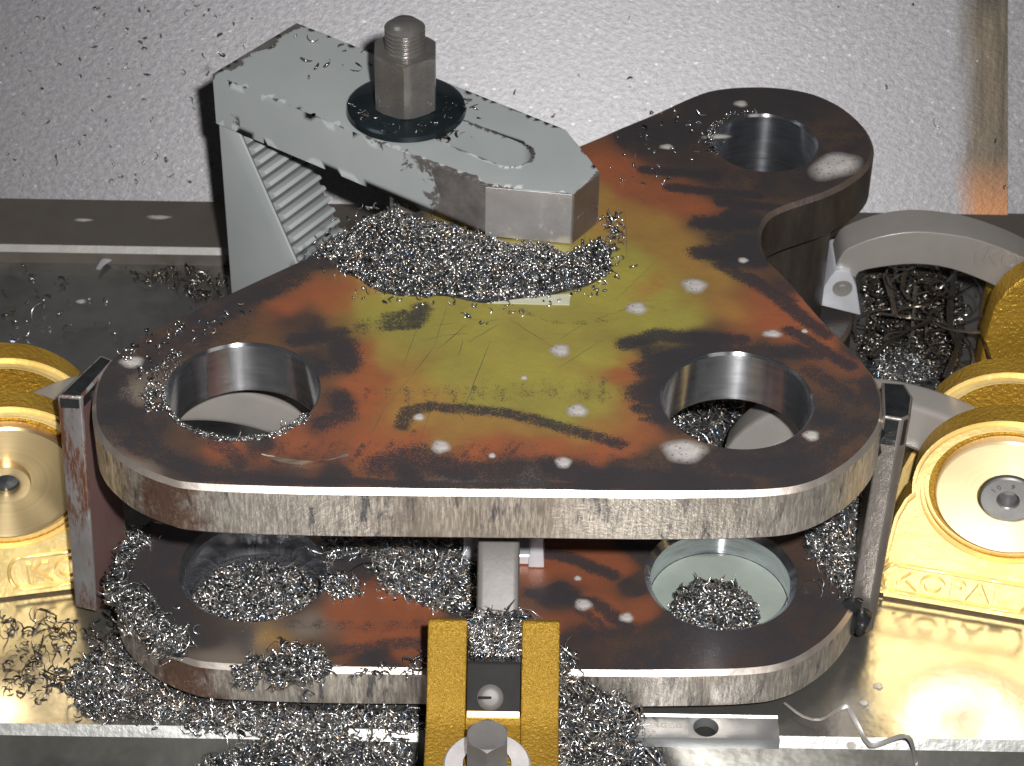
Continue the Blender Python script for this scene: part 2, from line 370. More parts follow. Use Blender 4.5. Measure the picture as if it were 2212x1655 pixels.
def fastmesh(name,v,f,m,mats=None,fm=None):
    me=bpy.data.meshes.new(name); v=np.ascontiguousarray(v,dtype=np.float32); f=np.ascontiguousarray(f,dtype=np.int32); k=f.shape[1]
    me.vertices.add(len(v)); me.vertices.foreach_set('co',v.ravel()); me.loops.add(f.size); me.loops.foreach_set('vertex_index',f.ravel())
    me.polygons.add(len(f)); me.polygons.foreach_set('loop_start',np.arange(0,f.size,k,dtype=np.int32)); 
    for mm in (mats or [m]): me.materials.append(mm)
    if fm is not None: me.polygons.foreach_set('material_index',np.array(fm,dtype=np.int32))
    me.update(calc_edges=True); return me
def circle(c,rad,n=96): return [(c[0]+rad*math.cos(2*math.pi*i/n),c[1]+rad*math.sin(2*math.pi*i/n)) for i in range(n)]
def vnoise(p,s,seed=0):
    """cheap smooth value noise, 2d"""
    q=p*s; i=np.floor(q).astype(int); f=q-i; f=f*f*(3-2*f)
    def h(a,b): 
        x=np.sin(a*127.1+b*311.7+seed*74.7)*43758.5453; return x-np.floor(x)
    return (h(i[:,0],i[:,1])*(1-f[:,0])*(1-f[:,1])+h(i[:,0]+1,i[:,1])*f[:,0]*(1-f[:,1])+h(i[:,0],i[:,1]+1)*(1-f[:,0])*f[:,1]+h(i[:,0]+1,i[:,1]+1)*f[:,0]*f[:,1])
# ------------------------------------------------------------------ THE SETTING
xw0,xw1=-6,6
def quadobj(name,pts,m,**k):
    o=meshobj(name,pts,[[0,1,2,3]],m); tag(o,**k); return o
xs=BAND1
sb=lambda z: xs+BSH*z
vs,fs=extrude_poly([(xw0,0,-.15),(sb(-.15)-.004,0,-.15),(sb(4)-.004,0,4),(xw0,0,4)],(0,.05,0)); o=meshobj('wall',vs,fs,M['wall']); fixn(o); tag(o,kind='structure'); o.location=tuple(WO); o.rotation_euler=(-LEAN,0,0)
pn,pf=extrude_poly([(sb(-.15),.012,-.15),(xw1,.012,-.15),(xw1,.012,4),(sb(4),.012,4)],(0,.05,0)); o2=meshobj('wall_panel',pn,pf,M['wall']); fixn(o2); o2.parent=o
YL=float(P(100,529,ZL)[1]); YF=float(P(1100,1580,ZT)[1])
# ledge with chamfer
vs,fs=extrude_poly([(xw0,YL,ZL),(xw0,YW+.4,ZL),(xw0,YW+.4,-2.2),(xw0,YL-.03,-2.2),(xw0,YL-.03,ZL-.03)],(12,0,0))
o=meshobj('table_ledge',vs,fs,None,mats=[M['ledge'],M['ledgechamfer']],fm=[0,0,0,0,0,0,1]); fixn(o); tag(o,kind='structure')
# sub plate (table) with bright front chamfer, split visible seams left to material
vs,fs=extrude_poly([(xw0,YF,ZT),(xw0,YL-.026,ZT),(xw0,YL-.026,-1.9),(xw0,YF-.035,-1.9),(xw0,YF-.035,ZT-.04)],(12,0,0))
o=meshobj('machine_table',vs,fs,None,mats=[M['table'],M['tablechamfer'],M['darksteel']],fm=[0,0,0,0,0,0,1]); fixn(o); tag(o,kind='structure')
TABLE=o
vs=[(xw0,-8,-1.9),(xw1,-8,-1.9),(xw1,YF,-1.9),(xw0,YF,-1.9)]
o=meshobj('machine_bed',vs,[[0,1,2,3]],M['table']); tag(o,kind='structure')
# ------------------------------------------------------------------ WELDED BRACKET
OUT=[(867,1058),(640,1055),(426,1046),(355,1032),(284,1001),(233,959),(209,920),(203,880),(207,838),(222,800),(250,766),(290,738),(347,706),(496,633),(700,540),(980,423),(1257,312),(1340,276),(1410,247),(1485,213),(1537,195),(1607,187),(1682,189),(1752,201),(1813,227),(1857,262),(1878,294),(1884,329),(1867,363),(1826,394),(1782,416),(1739,431),(1695,446),(1660,464),(1643,491),(1641,522),(1652,552),(1673,574),(1717,622),(1782,697),(1848,763),(1888,815),(1902,850),(1906,884),(1896,925),(1866,968),(1820,1008),(1750,1044),(1660,1059),(1450,1064),(1160,1061)]
out2=np.array([P(*q,0)[:2] for q in OUT])
# make ccw
ar=np.sum(out2[:,0]*np.roll(out2[:,1],-1)-np.roll(out2[:,0],-1)*out2[:,1])
if ar<0: out2=out2[::-1]
outline=catmull(out2,.02)
HL=((-1.155,-.081),.322); HR=((.968,-.085),.319); HB=((1.231,1.923),.250)
LZ=-1.045
root=empty('welded_bracket',(0,0,ZT),'two stacked three-hole steel plates joined by welded bars, olive and orange stained top','steel bracket')
def srgb(r,g,b,k=1.): return np.array([((c/255)**2.2)*k for c in (r,g,b)])
cO=srgb(150,141,68);cY=srgb(153,118,64);cR=srgb(148,85,58);cB=srgb(86,67,56);cK=srgb(58,54,54);cG=srgb(125,115,105)
def anchors(s):
    A=[]
    for key,lst in s.items():
        for q in lst: A.append((P(q[0],q[1],0)[:2],{'O':cO,'Y':cY,'R':cR,'B':cB,'K':cK,'G':cG,'B2':cK*.9+cB*.15}[key]))
    return np.array([a[0] for a in A]),np.array([a[1] for a in A])
UP=anchors({
'O':[(860,760),(850,700),(1350,600),(1300,780),(1330,760),(1180,900),(1340,560),(1260,640),(1200,680),(1050,700),(950,690),(1150,780),(1000,770),(900,740),(1280,760),(1230,840),(1130,860),(1320,640),(1420,640),(1380,690),(1460,690),(1310,850),(850,650),(1260,880),(820,690),(870,715),(930,725),(790,665),(1040,860),(1100,865),(1180,870),(1200,560),(1100,600),(1000,600),(900,620),(1330,700),(1080,820),(950,800)],
'Y':[(1400,480),(1440,540),(1550,610),(1580,670),(800,640),(850,770),(880,810),(1400,620),(900,850),(1000,920),(1100,925),(1250,935),(1350,900),(880,900),(1480,580),(1330,480),(950,960),(860,780),(1300,430)],
'R':[(950,978),(1010,980),(1100,985),(1150,978),(1250,975),(1300,972),(880,965),(800,790),(790,830),(1345,770),(1350,900),(1600,670),(1700,715),(1790,775),(1310,360),(1350,410),(1430,425),(1500,450),(1360,370),(1520,440),(1650,690),(1700,660),(1760,740),(1650,640),(1330,810),(1345,860),(1380,920),(640,670),(700,640),(740,665),(740,640),(790,760),(830,800),(800,850),(770,890),(700,935),(640,960),(600,980),(500,970),(1200,965),(1350,970),(1050,975),(800,975),(1740,700),(1690,700),(1580,740)],
'B':[(400,690),(320,750),(300,960),(430,940),(720,740),(740,800),(730,870),(1650,740),(1800,830),(1850,880),(1700,925),(1800,960),(1640,960),(1600,1000),(1430,980),(1100,1020),(520,1020),(450,680),(340,900),(1650,800),(1780,780),(1400,1010),(1750,290),(1820,310),(1560,430),(1600,400)],
'K':[(690,715),(740,765),(700,790),(735,885),(690,930),(640,690),(1375,745),(1500,745),(1430,770),(1415,815),(1400,865),(1425,910),(1560,745),(620,985),(560,960),(340,930),(1780,900),(1680,985),(1100,1000),(1180,1005),(1350,1010),(480,650),(560,630),(250,880),(400,1000),(600,1020),(1500,280),(1600,215),(1750,230),(1850,330),(1480,350),(1650,400),(1750,400),(1400,310),(1600,480),(1620,560),(1680,620),(1560,500),(1560,560),(1450,790),(1400,845),(1550,750),(1700,1020),(1500,1035),(1300,1035),(900,1020),(1000,1010),(700,1030),(540,600),(620,570),(700,540),(830,480),(1200,350),(240,820),(1880,860),(1700,760),(1450,330),(1540,380),(1250,990),(960,990),(1820,760)],
'G':[(1000,1045),(1150,1045),(300,850),(280,1000)]})
STROKES=[([(770,705),(850,692),(912,682)],20,.62),([(905,690),(912,668)],20,.8),([(640,735),(735,722)],24,.8),([(742,745),(752,785)],30,.85),([(735,860),(745,900),(690,915)],26,.75),([(760,905),(700,945)],16,.5),
([(800,845),(920,842),(1060,846),(1200,848),(1310,855)],15,.52),([(866,920),(880,890),(930,877),(1000,882),(1080,893),(1180,915),(1260,938),(1340,960)],16,.8),([(868,920),(885,935)],12,.6),
([(560,1000),(700,990),(800,1000)],16,.5),([(820,1005),(900,985),(990,1015),(1130,1020),(1160,1040)],36,.78),([(600,985),(900,962),(1150,985),(1400,985)],10,.5),([(1190,1010),(1300,1030),(1400,1035),(1600,1045)],32,.85),([(1160,1000),(1100,975)],10,.5),
([(1350,742),(1420,722),(1520,735),(1600,735)],20,.95),([(1395,795),(1440,775),(1530,760)],30,1.),([(1385,850),(1420,830)],34,1.),([(1430,880),(1425,900)],25,.9),([(1375,880),(1410,890)],16,.8),
([(1395,366),(1545,382)],15,.95),([(1450,405),(1640,425)],15,.95),([(1560,440),(1680,452)],16,.9),([(1515,485),(1640,487)],25,1.),([(1510,548),(1640,560)],24,1.),([(1560,575),(1700,650)],20,.8),([(1620,600),(1780,720)],18,.85),([(1705,712),(1830,790)],16,.85),([(1600,760),(1760,760)],24,.8),([(1750,800),(1850,870)],24,.7),
([(1580,1000),(1700,1010)],30,.9),([(1750,1000),(1850,920)],26,.75),([(1700,960),(1800,930)],12,.5),([(280,900),(330,970),(430,1020),(560,1035)],26,.75),([(330,760),(460,690),(640,600)],30,.75),([(260,810),(270,880)],24,.7),([(420,940),(560,985),(640,1010)],18,.62),([(480,960),(520,1000)],22,.7),([(640,740),(700,700)],14,.6),
([(430,1030),(900,1045),(1600,1052)],12,.85),([(1140,680),(1200,695),(1280,690),(1380,655),(1440,668)],5,.55),([(1130,670),(1180,690),(1260,697),(1330,688)],4,.6)]
for k in range(25):
    x=792+k*21+random.uniform(-5,5); STROKES.append(([(x+3,836-random.choice([0,4,16])),(x-2,862+random.uniform(-4,6))],random.uniform(8,10),random.uniform(.42,.6)))
for k in range(13):
    x=768+k*11.5; STROKES.append(([(x+3,694-k*1.8+random.uniform(-4,4)),(x-2,722-k*1.2)],8,.55+.025*k))
for k in range(34):
    x=580+k*17; STROKES.append(([(x+14,958+random.uniform(-6,8)),(x-10,992+random.uniform(-6,8))],8,random.uniform(.45,.7)))
for k in range(16):
    x=1395+random.uniform(-8,8); STROKES.append(([(x-10,770+k*9),(x+60,762+k*9+random.uniform(-6,6))],8,random.uniform(.5,.9)))
def paint_face(obj_me,v,anc,strokes,pxz=0.,shift=(0,0),gain=1.):
    p=v[:,:2]+np.array(shift)
    w=np.c_[vnoise(p,3.5,1)-.5,vnoise(p,3.5,2)-.5]*.09+np.c_[vnoise(p,11,3)-.5,vnoise(p,11,4)-.5]*.05
    q=p+w; apos,acol=anc
    d=np.linalg.norm(q[:,None,:]-apos[None],axis=2)
    ww=1/(d**3.4+3e-5); ww/=ww.sum(1)[:,None]; col=ww@acol*gain
    mk=np.zeros(len(p))
    for line,wd,den in strokes:
        L=np.array([P(x,y,0)[:2] for x,y in line]); dd=dist_poly(p+w*.25,L); R=wd*2/1000.*(2.4 if wd>=9 else 2.1)
        stripe=.86+.14*np.sin(p[:,0]*60+vnoise(p,3,9)*6)
        mk=np.maximum(mk,np.clip((R-dd)/(R*.75),0,1)*min(1,den*1.12)*(stripe if den<.7 else 1.))
    dK=np.linalg.norm(col-cK*gain,axis=1); dB=np.linalg.norm(col-cB*gain,axis=1); dR=np.linalg.norm(col-cR*gain,axis=1)
    area_=np.exp(-(dK/.06)**2)*.62+np.exp(-(dB/.06)**2)*.5+np.exp(-(dR/.10)**2)*.22
    area_=np.clip(area_,0,.66)*(.45+1.0*vnoise(p,5,21))*(.75+.5*vnoise(p,17,22))
    mk=np.maximum(mk,.10+np.clip(area_,0,.85))
    a=obj_me.attributes.new('tint','FLOAT_COLOR','POINT'); a.data.foreach_set('color',np.c_[col,np.ones(len(col))].astype(np.float32).ravel())
    b=obj_me.attributes.new('mark','FLOAT','POINT'); b.data.foreach_set('value',mk.astype(np.float32))
def loft(rings,fmi):
    vs=[];fs=[];fm=[]
    n=len(rings[0])
    for rg in rings: vs+=list(rg)
    for j in range(len(rings)-1):
        for i in range(n):
            k=(i+1)%n; fs.append([j*n+i,(j+1)*n+i,(j+1)*n+k,j*n+k]); fm.append(fmi[j])
    return vs,fs,fm
def make_plate(z,th,holes,anc,strokes,label,gain=1.,hch=(.012,.012,.012),darkback=True):
    inner=offset2(outline,-.009); inner=inner+ (vnoise(outline,6,5)-.5)[:,None]*.004
    hp=[circle(c,rr+ch) for (c,rr),ch in zip(holes,hch)]
    v,f=flat_mesh(inner,hp,.045,2)
    me=fastmesh('plate',np.c_[v,np.zeros(len(v))],f,M['face']); paint_face(me,v,anc,strokes,gain=gain)
    o=bpy.data.objects.new('plate',me); COL.objects.link(o); o.parent=root; o.location=(0,0,z-ZT); o['label']=label
    outer=offset2(outline,.010); cj=(vnoise(outline,5,8)-.5)*.005; drop=.023+cj
    rings=[np.c_[inner,np.zeros(len(inner))],np.c_[outer,-drop],np.c_[outer,np.full(len(outer),-th*.5)],np.c_[outer,np.full(len(outer),-th+.012)],np.c_[offset2(outline,0),np.full(len(outer),-th)]]
    vs,fs,fm=loft(rings,[0,1,1,1])
    # bottom face with holes
    bv,bf=flat_mesh(offset2(outline,0),[circle(c,rr) for c,rr in holes],.3,0)
    b=len(vs); vs=[tuple(q) for q in vs]+[(x,y,-th) for x,y in bv]; fs+=[[b+t[0],b+t[2],b+t[1]] for t in bf]; fm+=[1]*len(bf)
    # back part of the profile is flame cut dark, front is ground bright
    cy=np.array([np.mean([vs[i][1] for i in q]) for q in fs]); fm=np.array(fm); fm[(cy>-.05)&(fm==1)]=2; fm[(cy>.25)&(fm==0)]=3
    ed=meshobj('plate_edge',vs,fs,None,o,mats=[M['chamfer'],M['edge'],M['darkedge'],M['darkchamfer']],fm=fm)
    ed.location=(0,0,0); smooth_by_angle(ed.data,24)
    co=np.array([x.co[:] for x in ed.data.vertices]); a=ed.data.attributes.new('rust','FLOAT','POINT')
    a.data.foreach_set('value',np.clip(.75-np.abs(co[:,0]+1.42)*1.1,0,1).astype(np.float32))
    for (c,rr),ch in zip(holes,hch):
        d=(th if th else .26)
        lathe('bore_wall',[(rr+ch,-.001),(rr,-ch),(rr,-d+.004),(rr+.004,-d)],(c[0],c[1],z),(0,0,1),M['bore'],None,96).parent=o
        w=bpy.data.objects[-1] if False else None
    return o
def reparent_fix():
    for o in list(COL.objects):
        if o.name.startswith('bore_wall') and o.parent: o.location=(o.location[0],o.location[1],0)
up=make_plate(0.,.262,[HL,HR,HB],UP,STROKES,'upper plate with olive, orange and soot-black stains and three bored holes')
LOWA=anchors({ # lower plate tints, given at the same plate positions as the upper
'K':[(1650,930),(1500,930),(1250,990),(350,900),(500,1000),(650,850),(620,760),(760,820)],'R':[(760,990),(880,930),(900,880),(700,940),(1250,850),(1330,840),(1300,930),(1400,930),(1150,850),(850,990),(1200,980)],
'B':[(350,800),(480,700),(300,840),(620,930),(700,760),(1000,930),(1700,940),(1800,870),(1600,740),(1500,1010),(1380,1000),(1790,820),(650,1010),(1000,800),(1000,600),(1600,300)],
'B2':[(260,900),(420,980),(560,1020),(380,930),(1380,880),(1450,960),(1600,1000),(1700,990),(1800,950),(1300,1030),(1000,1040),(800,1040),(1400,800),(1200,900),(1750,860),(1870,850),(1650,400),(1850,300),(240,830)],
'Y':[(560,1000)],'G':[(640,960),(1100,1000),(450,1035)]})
LST=[([(1200,815),(1260,830),(1340,860)],16,.9),([(1150,900),(1300,920),(1380,970)],18,.8),([(1260,930),(1340,985)],14,.7),([(600,960),(800,970),(900,960)],16,.6),([(700,1020),(900,1000)],18,.7),([(300,880),(380,990)],26,.8),([(1450,1020),(1700,1000)],24,.75),([(1850,900),(1800,980)],16,.7)]
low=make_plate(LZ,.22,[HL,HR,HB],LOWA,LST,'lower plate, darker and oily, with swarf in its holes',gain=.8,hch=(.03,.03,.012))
reparent_fix()
# hair scratches on the olive area: one thin part of the upper plate
sv_=[];sf_=[]
for k,(x0_,y0_,x1_,y1_) in enumerate([(966,662,936,752),(936,752,893,808),(893,808,832,878),(832,878,795,950),(1010,700,940,760),(1004,705,962,742),(1060,735,1000,890),(930,705,985,697),(912,738,960,724),(960,725,1012,720),(1030,700,1080,690),(1080,700,1010,740),(1100,690,1180,740),(1180,740,1215,765),(940,860,905,960),(1146,955,1170,995),(1200,740,1260,700),(1262,500,1262,600),(1330,650,1420,560),(870,790,905,700),(1000,735,990,770),(985,880,1003,910),(1300,735,1200,800),(1350,450,1355,560)]):
    a_=P(x0_,y0_,0)[:2]; b_=P(x1_,y1_,0)[:2]; t_=(b_-a_)/np.linalg.norm(b_-a_); n_=np.array([-t_[1],t_[0]])*random.uniform(.0009,.0018); nn_=8; q0=len(sv_)
    for i_ in range(nn_+1):
        m_=a_+(b_-a_)*i_/nn_+n_*random.uniform(-1.5,1.5); w_=math.sin(math.pi*(.08+.84*i_/nn_)); sv_+=[(*(m_+n_*w_),.0012),(*(m_-n_*w_),.0012)]
    sf_+=[[q0+2*i_,q0+2*i_+1,q0+2*i_+3,q0+2*i_+2] for i_ in range(nn_)]
M['hair']=metal('dark_hair_scratch',(.07,.068,.05),(.1,.095,.06),.5,0,9,(1,1,1),0)
sc__=meshobj('scratch_marks',sv_,sf_,M['hair']); sc__.parent=up; sc__.location=(0,0,0); sc__['kind']='stuff'
# bush between the plates under the rear boss
b=lathe('bushing',[(.255,-.264),(.36,-.264),(.37,-.30),(.37,-1.0),(.36,-1.04),(.255,-1.04),(.255,-.264)],(HB[0][0],HB[0][1],0),(0,0,1),M['darkedge'],root,72)
bi=lathe('bore_wall',[(.2505,-.262),(.2505,-1.045)],(HB[0][0],HB[0][1],0),(0,0,1),M['bore'],b,72); bi['label']='machined bore through the bushing'
def bar(top,bot,zt,zb,cap,lab,mats,fmi):
    n=len(top); vs=[(x,y,zt) for x,y in top]; k=6
    rows=[vs]
    for j in range(1,k+1):
        t=j/k; rows.append([((1-t)*a[0]+t*b_[0],(1-t)*a[1]+t*b_[1],zt+(zb-zt)*t) for a,b_ in zip(top,bot)])
    # burnt cap row near the top
    t=cap; rows.insert(1,[((1-t)*a[0]+t*b_[0],(1-t)*a[1]+t*b_[1],zt+(zb-zt)*t) for a,b_ in zip(top,bot)])
    vs=[q for r in rows for q in r]; fs=[];fm=[]
    for j in range(len(rows)-1):
        for i in range(n):
            q=(i+1)%n; fs.append([j*n+i,(j+1)*n+i,(j+1)*n+q,j*n+q]); fm.append(2 if j==0 else (fmi[i] if j<len(rows)-1 else 2))
    fs.append(list(range(n))[::-1]); fm.append(2); L=(len(rows)-1)*n; fs.append([L+i for i in range(n)]); fm.append(2)
    o=meshobj('side_bar',vs,fs,None,root,mats=mats,fm=fm); bevelobj(o,.012,3,40); o['label']=lab; return o
bar([(-1.945,-.14),(-1.838,-.146),(-1.735,.115),(-1.80,.15)],[(-1.996,-.135),(-1.893,-.166),(-1.78,.11),(-1.85,.14)],0,-1.26,.05,'left upright bar, rusty scratched front edge and brown inner face',[M['barfront'],M['barside'],M['barburnt']],[0,1,1,0])
rb=bar([(1.580,-.195),(1.66,-.215),(1.70,-.19),(1.725,-.06),(1.70,.03),(1.60,.04)],[(1.552,-.20),(1.635,-.225),(1.672,-.205),(1.70,-.07),(1.68,.03),(1.58,.04)],0.01,-1.26,.12,'right upright bar, bare grey steel with a burnt black top',[M['barright'],M['darkedge'],M['barburnt']],[0,0,1,1,1,1])
# weld beads
def bead(name,path,rad,m,parent,n=8,jit=.25):
    path=catmull(path,.03,False); vs=[];fs=[]
    for i,p in enumerate(path):
        t=path[min(i+1,len(path)-1)]-path[max(i-1,0)]; t/=np.linalg.norm(t)+1e-9; a=np.cross(t,[.3,.5,.8]); a/=np.linalg.norm(a); b=np.cross(t,a)
        rr=rad*(1+jit*math.sin(i*1.9)+random.uniform(-jit,jit)*.5)
        if i in (0,len(path)-1): rr*=.3
        for k in range(n): q=2*math.pi*k/n; vs.append(p+(a*math.cos(q)+b*math.sin(q))*rr)
    for i in range(len(path)-1):
        for k in range(n): fs.append([i*n+k,i*n+(k+1)%n,(i+1)*n+(k+1)%n,(i+1)*n+k])
    c=np.mean(vs,axis=0); o=meshobj(name,vs,fs,m,parent,local=c); fixn(o); smooth_by_angle(o.data,60); return o
bead('weld_bead',[(1.575,-.19,-.05),(1.57,-.18,-.15),(1.573,-.17,-.25)],.028,M['barburnt'],root)
bead('weld_bead',[(1.55,-.24,-1.03),(1.545,-.25,-1.12),(1.55,-.24,-1.24)],.045,M['barburnt'],root)
bead('weld_bead',[(1.60,-.25,-1.08),(1.61,-.25,-1.16),(1.60,-.24,-1.24)],.04,M['barburnt'],root)
bead('weld_bead',[(-1.79,-.1,-.02),(-1.80,-.05,-.06),(-1.79,.05,-.04)],.02,M['darkchamfer'],root)
# ------------------------------------------------------------------ STRAP CLAMP
ZS=.29
A=P(459,160,ZS);B=P(641,50,ZS);Cc=P(1221,280,ZS);Dd=P(1296,372,ZS);Ee=P(1239,418,ZS);Ff=P(1046,401,ZS)
sv=(Ff-A)/np.linalg.norm(Ff-A); wv=np.array([-sv[1],sv[0],0])
st=empty('strap_clamp',tuple((A+Dd)/2*np.array([1,1,0])),'grey painted slotted strap with chipped paint, held down by the tall nut','clamp strap')
poly=[q[:2] for q in (A,Ff,Ee,Dd,Cc,B)]
def dens(poly,step):
    o=[]; n=len(poly)
    for i in range(n):
        a,b=np.array(poly[i]),np.array(poly[(i+1)%n]); k=max(1,int(np.linalg.norm(b-a)/step))
        for j in range(k): o.append(a+(b-a)*j/k)
    return np.array(o)
s1=P(1155,316,ZS)[:2]; s2=P(1096,368,ZS)[:2]; sc=(s1+s2)/2; hw=.105; s2d=sv[:2]; w2d=wv[:2]
end=sc-s2d*(hw*.6); wcen=P(877,218,.35)[:2]
beg=end-s2d*.80
slot=[end+(s2d*math.cos(t)+w2d*math.sin(t))*hw for t in np.linspace(-math.pi/2,math.pi/2,14)]+[beg+(-s2d*math.cos(t)-w2d*math.sin(t))*hw for t in np.linspace(-math.pi/2,math.pi/2,14)]
slot=np.array(slot)
pd=dens(poly,.05); v,f=flat_mesh(pd,[slot],.06,1)
vs=[(x,y,ZS) for x,y in v]; fs=[list(t) for t in f]; fm=[0]*len(fs)
def wall_strip(ring,z1,z0,k,flip,mi):
    b=len(vs); n=len(ring)
    for j in range(k+1):
        for p in ring: vs.append((p[0],p[1],z1+(z0-z1)*j/k))
    for j in range(k):
        for i in range(n):
            q=(i+1)%n; t=[b+j*n+i,b+(j+1)*n+i,b+(j+1)*n+q,b+j*n+q]; fs.append(t[::-1] if flip else t); fm.append(mi)
wall_strip(pd,ZS,.004,6,False,0); wall_strip(slot,ZS,.004,3,False,0)
b=len(vs); vs+=[(x,y,.004) for x,y in v]; fs+=[[b+t[0],b+t[2],b+t[1]] for t in f]; fm+=[0]*len(f)
so=meshobj('strap_body',vs,fs,M['paint'],st)
bm=bmesh.new(); bm.from_mesh(so.data); bmesh.ops.remove_doubles(bm,verts=bm.verts,dist=1e-4); bmesh.ops.recalc_face_normals(bm,faces=bm.faces); bm.to_mesh(so.data); bm.free()
bevelobj(so,.007,2,40)
pw=parent_world(st); co=np.array([x.co[:] for x in so.data.vertices])+np.array(so.location)+pw
wear=np.zeros(len(co))
edgeline=[A,Ff,Ee,Dd,Cc,B]
def near3(co,a,b): 
    ab=b-a; t=np.clip(((co-a)@ab)/(ab@ab),0,1); return np.linalg.norm(co-(a+t[:,None]*ab),axis=1)
e_d=np.min([near3(co,edgeline[i],edgeline[(i+1)%6]) for i in range(6)],axis=0)
wear=np.maximum(wear,np.clip(.60-e_d*9,0,1)*.85)
sl_d=dist_poly(co[:,:2],slot,True); wear=np.maximum(wear,np.where(co[:,2]>ZS-.06,np.clip(.62-sl_d*10,0,1)*.95,0))
along=(co-A)@sv
frontside=np.abs((co-A)@wv)<.03
wear=np.maximum(wear,np.where(frontside,np.clip((along-.80)*.55+ (co[:,2]/ZS)*.32*(along>.6) ,0,.9),0))
wear=np.where(frontside&(along>1.27),np.maximum(wear,.42+(along-1.27)*2),wear)
nose=((co-Ff)@sv>.0)&(co[:,2]<ZS-.012); wear=np.where(nose,1.2,wear)
for q,rd,am in (((545,250),.07,.62),((560,420),.05,.3),((790,150),.1,.5),((1010,215),.09,.62),((930,300),.12,.55),((1230,345),.05,.5),((960,330),.1,.5)):
    c=P(*q,ZS) if am!=.3 else P(*q,ZS); wear=np.maximum(wear,np.clip(1-np.linalg.norm(co-c,axis=1)/rd,0,1)*am)
cc_=onplane(512,262,A,(wv[0],wv[1],0)); wear=np.maximum(wear,np.clip(1-np.linalg.norm(co-cc_,axis=1)/.09,0,1)*.75)
bk=np.clip(1-near3(co,A,B)/.13,0,1)*.75; wear=np.maximum(wear,bk)
a=so.data.attributes.new('wear','FLOAT','POINT'); a.data.foreach_set('value',wear.astype(np.float32))
# machined nose insert facets: bare metal plates sitting proud of the paint
def facet(p,q,m,lab,name='nose_face'):
    p,q=np.array(p),np.array(q); t=(q-p)/np.linalg.norm(q-p); n=np.array([t[1],-t[0],0])
    a_=p+t*.006+n*.0015; b_=q-t*.006+n*.0015
    o=prism(name,[(*a_[:2],ZS-.008),(*b_[:2],ZS-.008),(*b_[:2],.008),(*a_[:2],.008)],-n*.01,m,st,.0015,1); o['label']=lab; return o
M['nose']=metal('bare_machined_nose',(.40,.38,.38),(.5,.49,.49),.36,.65,7,(1,1,1),.3,30,.004,.15,lambda g,v,c: stains(g,v,c,16,.66,.72,(.6,.62,.62)))
M['nosedark']=metal('brown_nose_side',(.12,.09,.075),(.2,.15,.12),.4,.5,6,(1,1,1),.3,30,.004,.15,lambda g,v,c: stains(g,v,c,5,.62,.66,(.5,.5,.5)))
facet(Ff,Ee,M['nose'],'bright bare end face'); facet(Ee,Dd,M['nosedark'],'dark brown bare end face')
# step block
A0=np.array([A[0],A[1],0.])+wv*.012+sv*.005
def SB(s,z,w=0.): return A0+sv*s+wv*w+np.array([0,0,z])
blk=empty('step_block',tuple(SB(.2,ZT,.2)),'grey painted serrated step block propping the tail of the strap','step block')
zt=-.004; prof=[(0,zt),(.10,zt)]
nst=13
s_a,z_a=.135,zt-.03; s_b,z_b=.85,ZT+.10
sidep=[SB(0,zt),SB(.125,zt),SB(.80,ZT),SB(0,ZT)]
mpaint=M['paint']
bo=prism('block_body',sidep,wv*.36,mpaint,blk,.006,2)
me=bo.data; co=np.array([x.co[:] for x in me.vertices]); a=me.attributes.new('wear','FLOAT','POINT'); a.data.foreach_set('value',np.full(len(co),.12,np.float32))
# serrations: ridges lying on the inclined face
inc=SB(.80,ZT)-SB(.125,zt); L=np.linalg.norm(inc); inc/=L; nrm=np.cross(wv,inc); 
if nrm[2]<0: nrm=-nrm
base0=SB(.125,zt)
prism('step_groove',[base0+inc*.02+wv*.012+nrm*.001,base0+inc*(L-.02)+wv*.012+nrm*.001,base0+inc*(L-.02)+wv*.35+nrm*.001,base0+inc*.02+wv*.35+nrm*.001],nrm*.006,M['boltdark'],blk,0)['label']='dirty dark grooves between the steps'
for k in range(24):
    t0=.03+k*.062; t1=t0+.050
    if t1>L: break
    a_=base0+inc*t0; b_=base0+inc*t1; top=base0+inc*(t0+.034)+nrm*.05+np.array([0,0,.0]); top0=base0+inc*(t0+.012)+nrm*.045
    p_=[a_-nrm*.002,top0,top,b_-nrm*.002]
    o=prism('step_tooth',[x+wv*.015 for x in p_],wv*.33,mpaint,blk,.006,2)
    n_=len(o.data.vertices); a=o.data.attributes.new('wear','FLOAT','POINT'); a.data.foreach_set('value',np.array([random.choice([.1,.3,.42]) for _ in range(n_)],np.float32))
